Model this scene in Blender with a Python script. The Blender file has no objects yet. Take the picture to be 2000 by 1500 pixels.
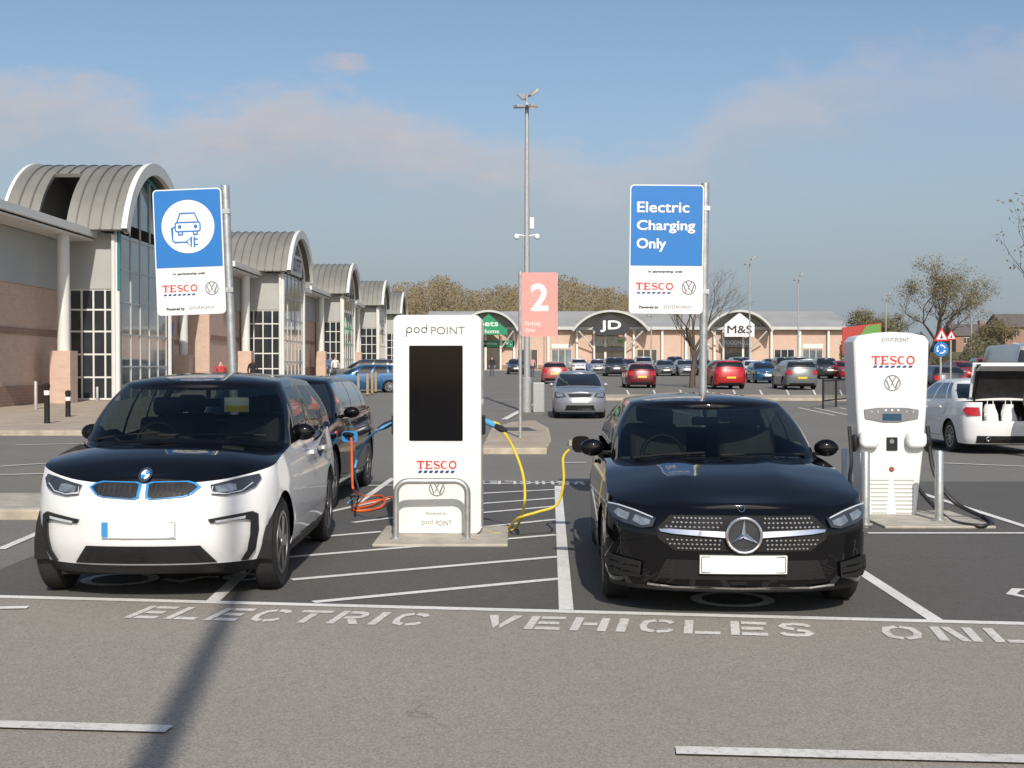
import bpy, bmesh, math, random
from mathutils import Vector, Matrix
random.seed(11)
RD=math.radians; PI=math.pi
scene=bpy.context.scene; COLL=scene.collection
F=2450.0; HC=1.68; PT=math.atan(35/F); sp,cp=math.sin(PT),math.cos(PT)
def gz(y): return 0.0 if y<40 else ((y-40)*.0115 if y<130 else 1.035)
def ray(px,py):
    u=(px-1000)/F; v=(750-py)/F
    return Vector((u,cp+v*sp,-sp+v*cp))
def P(px,py,Y):
    d=ray(px,py); t=Y/d.y; return Vector((d.x*t,Y,HC+d.z*t))
def G(px,py):
    d=ray(px,py); t=HC/-d.z if d.z<0 else 1e9
    if d.y*t<=40: return Vector((d.x*t,d.y*t,0))
    t=(HC+.46)/(d.y*.0115-d.z); y=d.y*t
    return Vector((d.x*t,y,gz(y)))
# ---------------------------------------------------------------- materials
def newmat(name):
    m=bpy.data.materials.new(name); m.use_nodes=True; nt=m.node_tree
    return m,nt,nt.nodes['Principled BSDF']
def N(nt,t,**kw):
    n=nt.nodes.new(t)
    for k,v in kw.items(): setattr(n,k,v)
    return n
def mixc(nt,fac,a,b):
    m=N(nt,'ShaderNodeMix',data_type='RGBA')
    for i,v in ((0,fac),(6,a),(7,b)):
        if hasattr(v,'is_linked'): nt.links.new(v,m.inputs[i])
        else: m.inputs[i].default_value=v if i==0 else (*v,1)
    return m.outputs[2]
def noise_(nt,vec,scale,detail=5,rough=.55):
    n=N(nt,'ShaderNodeTexNoise'); n.inputs['Scale'].default_value=scale; n.inputs['Detail'].default_value=detail
    n.inputs['Roughness'].default_value=rough; nt.links.new(vec,n.inputs['Vector']); return n.outputs['Fac']
def mrange(nt,v,a,b,c=0,d=1,smooth=False):
    m=N(nt,'ShaderNodeMapRange')
    if smooth: m.interpolation_type='SMOOTHSTEP'
    nt.links.new(v,m.inputs[0])
    for i,x in enumerate((a,b,c,d)): m.inputs[i+1].default_value=x
    return m.outputs[0]
def mth(nt,op,a,b=None,clamp=False):
    m=N(nt,'ShaderNodeMath',operation=op,use_clamp=clamp)
    for i,v in enumerate((a,b)):
        if v is None: continue
        if hasattr(v,'is_linked'): nt.links.new(v,m.inputs[i])
        else: m.inputs[i].default_value=v
    return m.outputs[0]
def sc(c,k): return tuple(min(1,x*k) for x in c)
def mat(name,col,rough=.5,metal=0,var=.1,scale=4,bump=0,bscale=60,coat=0,spec=.5):
    m,nt,b=newmat(name); tc=N(nt,'ShaderNodeTexCoord').outputs['Object']
    f=mrange(nt,noise_(nt,tc,scale),.3,.7)
    nt.links.new(mixc(nt,f,sc(col,1-var),sc(col,1+var)),b.inputs['Base Color'])
    nt.links.new(mrange(nt,f,0,1,max(.01,rough*(1-var)),min(1,rough*(1+var))),b.inputs['Roughness'])
    b.inputs['Metallic'].default_value=metal; b.inputs['Coat Weight'].default_value=coat
    b.inputs['Coat Roughness'].default_value=.04; b.inputs['Specular IOR Level'].default_value=spec
    if bump:
        bn=N(nt,'ShaderNodeBump'); bn.inputs['Strength'].default_value=bump; bn.inputs['Distance'].default_value=.02
        nt.links.new(noise_(nt,tc,bscale,4),bn.inputs['Height']); nt.links.new(bn.outputs[0],b.inputs['Normal'])
    return m
def asphalt(name,col,speck=.5,patch=.2,stain=.35):
    m,nt,b=newmat(name); tc=N(nt,'ShaderNodeTexCoord').outputs['Object']
    big=mrange(nt,noise_(nt,tc,.45,6),.3,.7); fine=mrange(nt,noise_(nt,tc,85,4,.8),.35,.65); mid=mrange(nt,noise_(nt,tc,9,6,.65),.35,.7)
    c=mixc(nt,fine,sc(col,1-speck),sc(col,1+speck))
    c2=mixc(nt,mth(nt,'MULTIPLY',big,patch),c,sc(col,.6))
    st=mrange(nt,noise_(nt,tc,1.7,8,.7),.62,.75)
    c3=mixc(nt,mth(nt,'MULTIPLY',st,stain),c2,sc(col,.5))
    c4=mixc(nt,mth(nt,'MULTIPLY',mid,.22),c3,sc(col,1.35))
    vo=N(nt,'ShaderNodeTexVoronoi',feature='DISTANCE_TO_EDGE'); vo.inputs['Scale'].default_value=.33
    wv=N(nt,'ShaderNodeVectorMath',operation='ADD'); nz=N(nt,'ShaderNodeTexNoise'); nz.inputs['Scale'].default_value=2.2; nz.inputs['Detail'].default_value=6; nt.links.new(tc,nz.inputs['Vector'])
    nt.links.new(tc,wv.inputs[0]); nt.links.new(nz.outputs['Color'],wv.inputs[1]); nt.links.new(wv.outputs[0],vo.inputs['Vector'])
    cr=mrange(nt,vo.outputs['Distance'],.0,.006,.45,0); gate=mrange(nt,noise_(nt,tc,.3,2),.5,.6)
    c5=mixc(nt,mth(nt,'MULTIPLY',cr,gate),c4,sc(col,.35))
    nt.links.new(c5,b.inputs['Base Color']); b.inputs['Roughness'].default_value=.88; b.inputs['Specular IOR Level'].default_value=.25
    bn=N(nt,'ShaderNodeBump'); bn.inputs['Strength'].default_value=.4; bn.inputs['Distance'].default_value=.011
    nt.links.new(noise_(nt,tc,110,3,.7),bn.inputs['Height']); nt.links.new(bn.outputs[0],b.inputs['Normal'])
    return m
def paintmark(name,col,under,wear,amt=.8):
    m,nt,b=newmat(name); tc=N(nt,'ShaderNodeTexCoord').outputs['Object']
    f=mrange(nt,noise_(nt,tc,28,8,.75),wear-.05,wear+.08); g=mrange(nt,noise_(nt,tc,1.2,4),.35,.75)
    c=mixc(nt,mth(nt,'MULTIPLY',f,amt),col,under); c=mixc(nt,mth(nt,'MULTIPLY',g,.3),c,under)
    nt.links.new(c,b.inputs['Base Color']); b.inputs['Roughness'].default_value=.75; return m
def brick(name,c1,c2,mortar,scale):
    m,nt,b=newmat(name); tc=N(nt,'ShaderNodeTexCoord').outputs['Object']
    s=N(nt,'ShaderNodeSeparateXYZ'); nt.links.new(tc,s.inputs[0]); k=N(nt,'ShaderNodeCombineXYZ')
    nt.links.new(mth(nt,'ADD',s.outputs[0],s.outputs[1]),k.inputs[0]); nt.links.new(s.outputs[2],k.inputs[1])
    br=N(nt,'ShaderNodeTexBrick'); nt.links.new(k.outputs[0],br.inputs['Vector'])
    br.inputs['Color1'].default_value=(*c1,1); br.inputs['Color2'].default_value=(*c2,1); br.inputs['Mortar'].default_value=(*mortar,1)
    br.inputs['Scale'].default_value=scale; br.inputs['Mortar Size'].default_value=.02
    nt.links.new(mixc(nt,mrange(nt,noise_(nt,tc,.6,6),.3,.75,0,.3),br.outputs['Color'],sc(c1,.75)),b.inputs['Base Color'])
    b.inputs['Roughness'].default_value=.85; return m
def glassmix(name,tint,base=.05):
    m,nt,b=newmat(name); nt.nodes.remove(b); out=nt.nodes['Material Output']
    tr=N(nt,'ShaderNodeBsdfTransparent'); tr.inputs[0].default_value=(*tint,1)
    gl=N(nt,'ShaderNodeBsdfGlossy'); gl.inputs['Roughness'].default_value=.02; gl.inputs[0].default_value=(.9,.95,1,1)
    lw=N(nt,'ShaderNodeLayerWeight'); lw.inputs[0].default_value=.5
    f=mth(nt,'ADD',mth(nt,'MULTIPLY',mth(nt,'POWER',lw.outputs['Facing'],4.5),.5),base)
    mx=N(nt,'ShaderNodeMixShader'); nt.links.new(f,mx.inputs[0]); nt.links.new(tr.outputs[0],mx.inputs[1]); nt.links.new(gl.outputs[0],mx.inputs[2])
    nt.links.new(mx.outputs[0],out.inputs[0]); return m
M={}
M['asph']=asphalt('asphalt_worn',(.30,.277,.242),.46,.22,.22)
M['dark']=asphalt('asphalt_dark',(.118,.113,.107),.42,.3,.35)
M['mid']=asphalt('asphalt_road',(.20,.190,.173),.42,.3,.3)
M['pave']=mat('paving',(.40,.33,.255),.85,0,.15,1.2,.3,20)
M['kerb']=mat('kerb_stone',(.42,.36,.28),.85,0,.25,3,.3,25)
M['conc']=mat('concrete',(.42,.39,.33),.85,0,.2,5,.3,40)
M['line']=paintmark('road_paint',(.80,.79,.76),(.17,.16,.15),.60,.7)
M['lineworn']=paintmark('road_paint_worn',(.72,.70,.66),(.30,.275,.24),.55,.65)
M['white']=mat('car_paint_white',(.76,.76,.76),.35,0,.02,2,0,1,1.0)
M['black']=mat('car_paint_black',(.0035,.0035,.0045),.3,0,.1,2,0,1,.9,.0)
M['trim']=mat('black_plastic',(.018,.018,.019),.5,0,.2,8,.1,90,0,.3)
M['under']=mat('underbody',(.008,.008,.008),.9,0,.2)
M['rubber']=mat('tyre_rubber',(.02,.02,.02),.8,0,.2,10,.2,60)
M['alloy']=mat('alloy',(.45,.45,.46),.3,.9,.06)
M['alloydark']=mat('alloy_dark',(.22,.22,.23),.35,.8,.1)
M['stud']=mat('bright_stud',(.62,.62,.64),.25,.6,.05)
M['chrome']=mat('chrome',(.82,.82,.84),.08,1,.03)
M['lens']=mat('headlight_lens',(.30,.33,.36),.08,.5,.5,18,0,1,1.0)
M['lensd']=mat('headlight_dark',(.035,.037,.042),.08,0,.3,14,0,1,1.0)
M['led']=mat('led_white',(.60,.63,.67),.12,.2,.1,9,0,1,1.0)
M['red']=mat('tail_lens',(.45,.01,.012),.12,0,.2,10,0,1,1.0)
M['blueacc']=mat('blue_accent',(.05,.32,.72),.25,.2,.08,3,0,1,.6)
M['plate']=mat('plate_white',(.80,.80,.78),.5,0,.03)
M['platey']=mat('plate_yellow',(.75,.52,.03),.5,0,.05)
M['cglass']=mat('car_glass',(.012,.014,.016),.05,0,.2,2,0,1,1.0)
M['hglass']=glassmix('windscreen_glass',(.36,.41,.40),.04)
M['inter']=mat('interior',(.028,.027,.026),.75,0,.2)
M['interl']=mat('interior_trim',(.065,.06,.055),.7,0,.2)
M['whitep']=mat('charger_white',(.78,.78,.765),.35,0,.02,2,0,1,.3)
M['signw']=mat('sign_white',(.78,.78,.78),.5,0,.02)
M['signb']=mat('sign_blue',(.012,.17,.50),.5,0,.03)
M['signr']=mat('letter_red',(.62,.025,.02),.5,0,.04)
M['navy']=mat('letter_navy',(.01,.05,.22),.5,0,.04)
M['scrb']=mat('small_display',(.02,.07,.13),.15,0,.2)
M['ink']=mat('letter_ink',(.03,.03,.035),.6,0,.1)
M['inkg']=mat('letter_grey',(.20,.20,.21),.6,0,.1)
M['vent']=mat('vent_grey',(.42,.42,.41),.6,0,.05)
M['pink']=mat('sign_pink',(.78,.31,.28),.5,0,.05)
M['screen']=mat('display_glass',(.003,.003,.0045),.08,0,.3,2,0,1,0,.25)
M['galv']=mat('galvanised_steel',(.50,.51,.51),.42,.7,.12,14)
M['galvd']=mat('grey_paint_steel',(.40,.41,.41),.5,.3,.1,10)
M['orange']=mat('cable_orange',(.75,.13,.03),.5,0,.08)
M['yellow']=mat('cable_yellow',(.75,.56,.03),.5,0,.08)
M['cblue']=mat('cable_blue',(.10,.36,.62),.5,0,.08)
M['cblack']=mat('cable_black',(.015,.015,.016),.5,0,.15)
M['brick']=brick('pink_blockwork',(.62,.44,.35),(.55,.375,.29),(.55,.45,.37),1.6)
M['brickd']=brick('brown_brick',(.33,.19,.14),(.27,.15,.11),(.36,.30,.25),2.2)
M['panel']=mat('cladding_grey',(.40,.41,.40),.55,.1,.07,.6)
M['wpanel']=mat('cladding_white',(.68,.68,.65),.5,0,.05,.8)
M['frameg']=mat('window_frame_grey',(.50,.51,.50),.5,0,.05,.8)
M['roof']=mat('standing_seam_roof',(.235,.23,.21),.5,.2,.14,.5)
M['roofl']=mat('far_roof_grey',(.36,.36,.35),.6,.1,.10,.3)
M['seam']=mat('roof_seam_metal',(.15,.148,.135),.5,.3,.1,.8)
M['roofd']=mat('roof_slate',(.12,.105,.10),.8,0,.2,2)
M['teal']=mat('teal_frame',(.02,.22,.25),.45,0,.08)
M['sglass']=mat('shop_glass',(.03,.036,.042),.06,0,.35,.5,0,1,1.0)
M['sglassl']=mat('shop_glass_bright',(.13,.165,.185),.08,0,.6,.45,0,1,1.0)
M['tglass']=mat('gable_glass',(.05,.13,.15),.08,0,.4,.6,0,1,1.0)
M['green']=mat('sign_green',(.01,.24,.11),.5,0,.05)
M['hred']=mat('hoarding_red',(.42,.05,.04),.6,0,.1)
M['hgreen']=mat('hoarding_green',(.12,.30,.06),.6,0,.15)
M['bark']=mat('bark',(.10,.075,.055),.9,0,.25,6)
M['bud']=mat('budding_twigs',(.16,.125,.07),.85,0,.45,.9)
M['budg']=mat('spring_leaves',(.145,.12,.055),.85,0,.45,.9)
M['wood']=mat('far_wood_leaves',(.20,.155,.085),.9,0,.45,.12)
M['hedge']=mat('hedge_leaves',(.085,.085,.04),.9,0,.4,.7)
M['grass']=mat('grass_bank',(.11,.12,.055),.95,0,.35,.6)
M['skin']=mat('skin',(.55,.32,.24),.6,0,.06)
M['hair']=mat('hair',(.10,.06,.035),.7,0,.2)
M['hairg']=mat('hair_grey',(.38,.34,.30),.7,0,.2)
M['oak']=mat('timber_post',(.34,.25,.14),.8,0,.2,6)
M['sred']=mat('sign_red',(.6,.02,.02),.5,0,.04)
# ---------------------------------------------------------------- mesh helpers
class MB:
    def __init__(s): s.v=[]; s.f=[]
    def add(s,vs,fs):
        o=len(s.v); s.v+=[tuple(v) for v in vs]; s.f+=[tuple(i+o for i in f) for f in fs]; return s
    def box(s,x0,x1,y0,y1,z0,z1):
        return s.add([(x0,y0,z0),(x1,y0,z0),(x1,y1,z0),(x0,y1,z0),(x0,y0,z1),(x1,y0,z1),(x1,y1,z1),(x0,y1,z1)],
            [(0,3,2,1),(4,5,6,7),(0,1,5,4),(1,2,6,5),(2,3,7,6),(3,0,4,7)])
    def prism(s,poly,a,b,axis='y'):
        n=len(poly); f=lambda p,h:{'y':(p[0],h,p[1]),'x':(h,p[0],p[1]),'z':(p[0],p[1],h)}[axis]
        return s.add([f(p,a) for p in poly]+[f(p,b) for p in poly],[tuple(range(n)),tuple(range(2*n-1,n-1,-1))]+[(i,(i+1)%n,n+(i+1)%n,n+i) for i in range(n)])
    def tube(s,pts,r,n=8,cap=True):
        pts=[Vector(p) for p in pts]; m=len(pts); rs=r if isinstance(r,(list,tuple)) else [r]*m
        t0=(pts[1]-pts[0]).normalized(); u=t0.orthogonal().normalized(); vs=[]
        for i,p in enumerate(pts):
            t=((pts[min(i+1,m-1)]-pts[max(i-1,0)])).normalized()
            u=(u-t*u.dot(t)); u=u.normalized() if u.length>1e-6 else t.orthogonal().normalized(); w=t.cross(u)
            for k in range(n):
                a=2*PI*k/n; vs.append(p+(u*math.cos(a)+w*math.sin(a))*rs[i])
        fs=[(i*n+k,i*n+(k+1)%n,(i+1)*n+(k+1)%n,(i+1)*n+k) for i in range(m-1) for k in range(n)]
        if cap: fs+=[tuple(range(n-1,-1,-1)),tuple((m-1)*n+k for k in range(n))]
        return s.add(vs,fs)
    def lathe(s,prof,axis='z',o=(0,0,0),n=20):
        vs=[]
        for r,h in prof:
            for k in range(n):
                a=2*PI*k/n; c,d=r*math.cos(a),r*math.sin(a)
                q={'z':(c,d,h),'x':(h,c,d),'y':(c,h,d)}[axis]; vs.append((q[0]+o[0],q[1]+o[1],q[2]+o[2]))
        m=len(prof)
        fs=[(i*n+k,i*n+(k+1)%n,(i+1)*n+(k+1)%n,(i+1)*n+k) for i in range(m-1) for k in range(n)]
        if prof[0][0]>1e-4: fs.append(tuple(range(n)))
        if prof[-1][0]>1e-4: fs.append(tuple((m-1)*n+k for k in range(n)))
        return s.add(vs,fs)
    def ell(s,c,r,n=14,m=9):
        vs=[]
        for i in range(m+1):
            a=PI*i/m
            for k in range(n):
                b=2*PI*k/n; vs.append((c[0]+r[0]*math.sin(a)*math.cos(b),c[1]+r[1]*math.sin(a)*math.sin(b),c[2]+r[2]*math.cos(a)))
        return s.add(vs,[(i*n+k,i*n+(k+1)%n,(i+1)*n+(k+1)%n,(i+1)*n+k) for i in range(m) for k in range(n)])
    def ribbon(s,pts,w,mp,closed=False):
        n=len(pts); L=[];Rr=[]
        for i in range(n):
            a=pts[(i-1)%n] if (closed or i>0) else pts[i]; b=pts[(i+1)%n] if (closed or i<n-1) else pts[i]
            dx,dy=b[0]-a[0],b[1]-a[1]; l=math.hypot(dx,dy) or 1; nx,ny=-dy/l,dx/l; k=1.0
            if (closed or 0<i<n-1):
                ex,ey=pts[i][0]-a[0],pts[i][1]-a[1]; e=math.hypot(ex,ey) or 1
                k=1/max(.45,abs((-ey/e)*nx+(ex/e)*ny))
            ww=(w[i] if isinstance(w,(list,tuple)) else w)/2*k
            L.append(mp(pts[i][0]+nx*ww,pts[i][1]+ny*ww)); Rr.append(mp(pts[i][0]-nx*ww,pts[i][1]-ny*ww))
        m=n if closed else n-1
        return s.add(L+Rr,[(n+i,n+(i+1)%n,(i+1)%n,i) for i in range(m)])
    def poly(s,pts,mp): return s.add([mp(*p) for p in pts],[tuple(range(len(pts)))])
    def disc(s,cx,cy,r,mp,n=28,r0=0,sy=1):
        o=[(cx+r*math.cos(2*PI*k/n),cy+r*sy*math.sin(2*PI*k/n)) for k in range(n)]
        if r0<=0: return s.poly(o,mp)
        i=[(cx+r0*math.cos(2*PI*k/n),cy+r0*sy*math.sin(2*PI*k/n)) for k in range(n)]
        return s.add([mp(*p) for p in o]+[mp(*p) for p in i],[(k,(k+1)%n,n+(k+1)%n,n+k) for k in range(n)])
    def build(s,name,m,parent=None,smooth=False,bevel=0,loc=None,merge=False,kind=None,ang=35,recalc=True):
        me=bpy.data.meshes.new(name); me.from_pydata(s.v,[],s.f)
        if merge or recalc:
            bm=bmesh.new(); bm.from_mesh(me)
            if merge: bmesh.ops.remove_doubles(bm,verts=bm.verts,dist=.0008)
            bmesh.ops.recalc_face_normals(bm,faces=bm.faces); bm.to_mesh(me); bm.free()
        for mm in (m if isinstance(m,list) else [m]): me.materials.append(M[mm] if isinstance(mm,str) else mm)
        if smooth:
            for p in me.polygons: p.use_smooth=True
            me.set_sharp_from_angle(angle=RD(ang))
        o=bpy.data.objects.new(name,me); COLL.objects.link(o)
        if parent: o.parent=parent
        if loc: o.location=loc
        if bevel:
            b=o.modifiers.new('bevel','BEVEL'); b.width=bevel; b.segments=2; b.limit_method='ANGLE'; b.angle_limit=RD(40)
        if kind: o['kind']=kind
        return o
def thing(name,label,cat,loc=(0,0,0),rz=0,group=None):
    o=bpy.data.objects.new(name,None); COLL.objects.link(o); o.location=loc; o.rotation_euler=(0,0,rz); o.empty_display_size=.2
    return tag(o,label,cat,group)
def tag(o,label,cat,group=None):
    o['label']=label; o['category']=cat
    if group: o['group']=group
    return o
yo=lambda v,d:(v[0],v[1]-d,v[2])
_tc={}
def txt(body):
    if body not in _tc:
        cu=bpy.data.curves.new('t','FONT'); cu.body=body; cu.size=1; cu.resolution_u=4
        ob=bpy.data.objects.new('t',cu); COLL.objects.link(ob); dg=bpy.context.evaluated_depsgraph_get()
        me=bpy.data.meshes.new_from_object(ob.evaluated_get(dg)); vs=[(v.co.x,v.co.y) for v in me.vertices]; fs=[tuple(p.vertices) for p in me.polygons]
        bpy.data.objects.remove(ob); bpy.data.curves.remove(cu); bpy.data.meshes.remove(me)
        x0=min(v[0] for v in vs);x1=max(v[0] for v in vs);y0=min(v[1] for v in vs);y1=max(v[1] for v in vs)
        _tc[body]=([((a-x0)/(x1-x0),(b-y0)/(y1-y0)) for a,b in vs],fs)
    return _tc[body]
def text(mb,body,x0,x1,z0,z1,mp,bold=0.0):
    vs,fs=txt(body); h=(z1-z0)*bold
    for i,(dx,dz) in enumerate(((0,0),(1,0),(-1,0),(0,1),(0,-1),(.7,.7),(-.7,.7),(.7,-.7),(-.7,-.7)) if bold else ((0,0),)):
        mb.add([yo(mp(x0+a*(x1-x0)+dx*h,z0+b*(z1-z0)+dz*h),.0003*i) for a,b in vs],fs)
def arc(cx,cy,rx,ry,a0,a1,n=10): return [(cx+rx*math.cos(RD(a0+(a1-a0)*i/n)),cy+ry*math.sin(RD(a0+(a1-a0)*i/n))) for i in range(n+1)]
def serif_word(mb,x0,x1,z0,z1,mp):
    W_=5.2; k=(x1-x0)/W_; h=z1-z0
    def bx(o,a,b,c,d): mb.poly([(x0+(o+a)*k,z0+c*h),(x0+(o+b)*k,z0+c*h),(x0+(o+b)*k,z0+d*h),(x0+(o+a)*k,z0+d*h)],mp)
    def rb(o,pts,w): mb.ribbon([(x0+(o+a)*k,z0+b*h) for a,b in pts],[x*h for x in w],mp)
    bx(0,0,.95,.85,1); bx(0,0,.09,.66,.845); bx(0,.86,.95,.66,.845); bx(0,.37,.60,.075,.845); bx(0,.24,.73,0,.07)
    o=1.07; bx(o,.0,.95,0,.13); bx(o,.0,.92,.87,1); bx(o,.13,.36,.135,.865); bx(o,.365,.7,.45,.57); bx(o,.82,.92,.70,.865); bx(o,.85,.95,.135,.32)
    o=2.15; rb(o,[(.85,.80)]+arc(.45,.735,.33,.20,40,180,8)+[(.16,.64),(.30,.56),(.62,.44),(.78,.36)]+arc(.46,.265,.33,.20,0,-140,8)+[(.08,.22)],[.06]+[.13]*9+[.17,.2,.2,.17]+[.13]*9+[.06])
    o=3.12; rb(o,arc(.5,.5,.42,.43,42,318,16),[.07,.09,.11,.12]+[.15,.17,.19,.2,.2,.2,.19,.17,.15]+[.12,.11,.09,.07])
    o=4.15; rb(o,arc(.52,.5,.42,.43,0,360,22),[.17]*23)
def dashes(mb,x0,x1,z0,z1,mp,n=7):
    w=(x1-x0)/n
    for i in range(n):
        a=x0+i*w; mb.poly([(a,z0),(a+w*.62,z0),(a+w*.85,z1),(a+w*.23,z1)],mp)
def roundel_vw(mb,cx,cz,r,mp,off):
    t=r*.13
    mb.disc(cx,cz,r,mp,36,r*.87)
    mb.ribbon([(cx-r*.38,cz+r*.76),(cx,cz+r*.10),(cx+r*.38,cz+r*.76)],t*1.1,lambda a,b:off(mp(a,b),.0006))
    mb.ribbon([(cx-r*.74,cz+r*.38),(cx-r*.36,cz-r*.66),(cx,cz-r*.0),(cx+r*.36,cz-r*.66),(cx+r*.74,cz+r*.38)],t*1.1,lambda a,b:off(mp(a,b),.0012))
def rrect(x0,x1,z0,z1,r,n=5):
    return arc(x1-r,z1-r,r,r,0,90,n)+arc(x0+r,z1-r,r,r,90,180,n)+arc(x0+r,z0+r,r,r,180,270,n)+arc(x1-r,z0+r,r,r,270,360,n)
def pchip(pts):
    xs=[p[0] for p in pts]; ys=[p[1] for p in pts]; n=len(xs)
    d=[(ys[i+1]-ys[i])/(xs[i+1]-xs[i]) for i in range(n-1)]
    m=[d[0]]+[0 if d[i-1]*d[i]<=0 else 2*d[i-1]*d[i]/(d[i-1]+d[i]) for i in range(1,n-1)]+[d[-1]]
    def f(x):
        if x<=xs[0]: return ys[0]
        if x>=xs[-1]: return ys[-1]
        i=0
        while x>xs[i+1]: i+=1
        h=xs[i+1]-xs[i]; t=(x-xs[i])/h
        return ys[i]*(1+2*t)*(1-t)**2+m[i]*h*t*(1-t)**2+ys[i+1]*t*t*(3-2*t)+m[i+1]*h*t*t*(t-1)
    return f
def patch(mb,poly,fn,off,step=.07,depth=.02):
    bm=bmesh.new(); vs=[bm.verts.new((a,b,0)) for a,b in poly]; bm.faces.new(vs)
    bmesh.ops.triangulate(bm,faces=bm.faces[:])
    for ax in (0,1):
        lo=min(p[ax] for p in poly); hi=max(p[ax] for p in poly); k=int((hi-lo)/step)
        for i in range(1,k+1):
            co=[0,0,0]; co[ax]=lo+(hi-lo)*i/(k+1); no=[0,0,0]; no[ax]=1
            bmesh.ops.bisect_plane(bm,geom=bm.verts[:]+bm.edges[:]+bm.faces[:],plane_co=co,plane_no=no)
    bm.verts.index_update(); n=len(bm.verts)
    ab=[(v.co.x,v.co.y) for v in bm.verts]; fs=[tuple(v.index for v in f.verts) for f in bm.faces]
    if depth>0:
        bd=[(e.verts[0].index,e.verts[1].index) for e in bm.edges if len(e.link_faces)==1]
        mb.add([fn(a,b,off) for a,b in ab]+[fn(a,b,off-depth) for a,b in ab],fs+[(i,j,n+j,n+i) for i,j in bd])
    else: mb.add([fn(a,b,off) for a,b in ab],fs)
    bm.free()
def shrink(poly,k):
    cx=sum(p[0] for p in poly)/len(poly); cy=sum(p[1] for p in poly)/len(poly)
    return [(cx+(a-cx)*k,cy+(b-cy)*k) for a,b in poly]
# ---------------------------------------------------------------- vehicles
DEF=dict(L=4.2,W=.88,yf=.85,yr=3.42,R=.31,Ra=.355,zs=.2,
 pf=[(.15,.14),(.3,.03),(.5,0),(.65,.04),(.8,.14),(1.0,.3)], pr=[(.15,.14),(.3,.03),(.55,0),(.85,.06),(1.1,.14)],
 wz=[(.15,.92),(.35,.985),(.6,1),(.85,.965),(1.1,.9)],cf=.5,nf=2.5,cr=.42,nr=2.7,
 ztop=[(0,.74),(.3,.80),(.6,.86),(1.0,.92),(1.5,.95),(3,.98),(4.2,1.0)],
 crown=[(0,.02),(.3,.05),(1,.06),(1.3,.05),(4.2,.02)],dome=0,
 yb0=.98,yb1=4.08,wb=.79,cfb=.5,crb=.3,yr0=1.85,yr1=3.75,wr=.58,cft=.25,crt=.18,
 zr=[(1.7,1.36),(2.4,1.42),(3.2,1.41),(3.9,1.36)],rc=.05,wins=[(.03,.42),(.46,.80),(.84,.96)],mo=.09,
 paint='black',bonnet=None,roofm=None,trimz=None,glass='cglass',hero=False,rim='alloy',face='hatch',boot=True,spokes=10,opening=None)
class Car: pass
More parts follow.
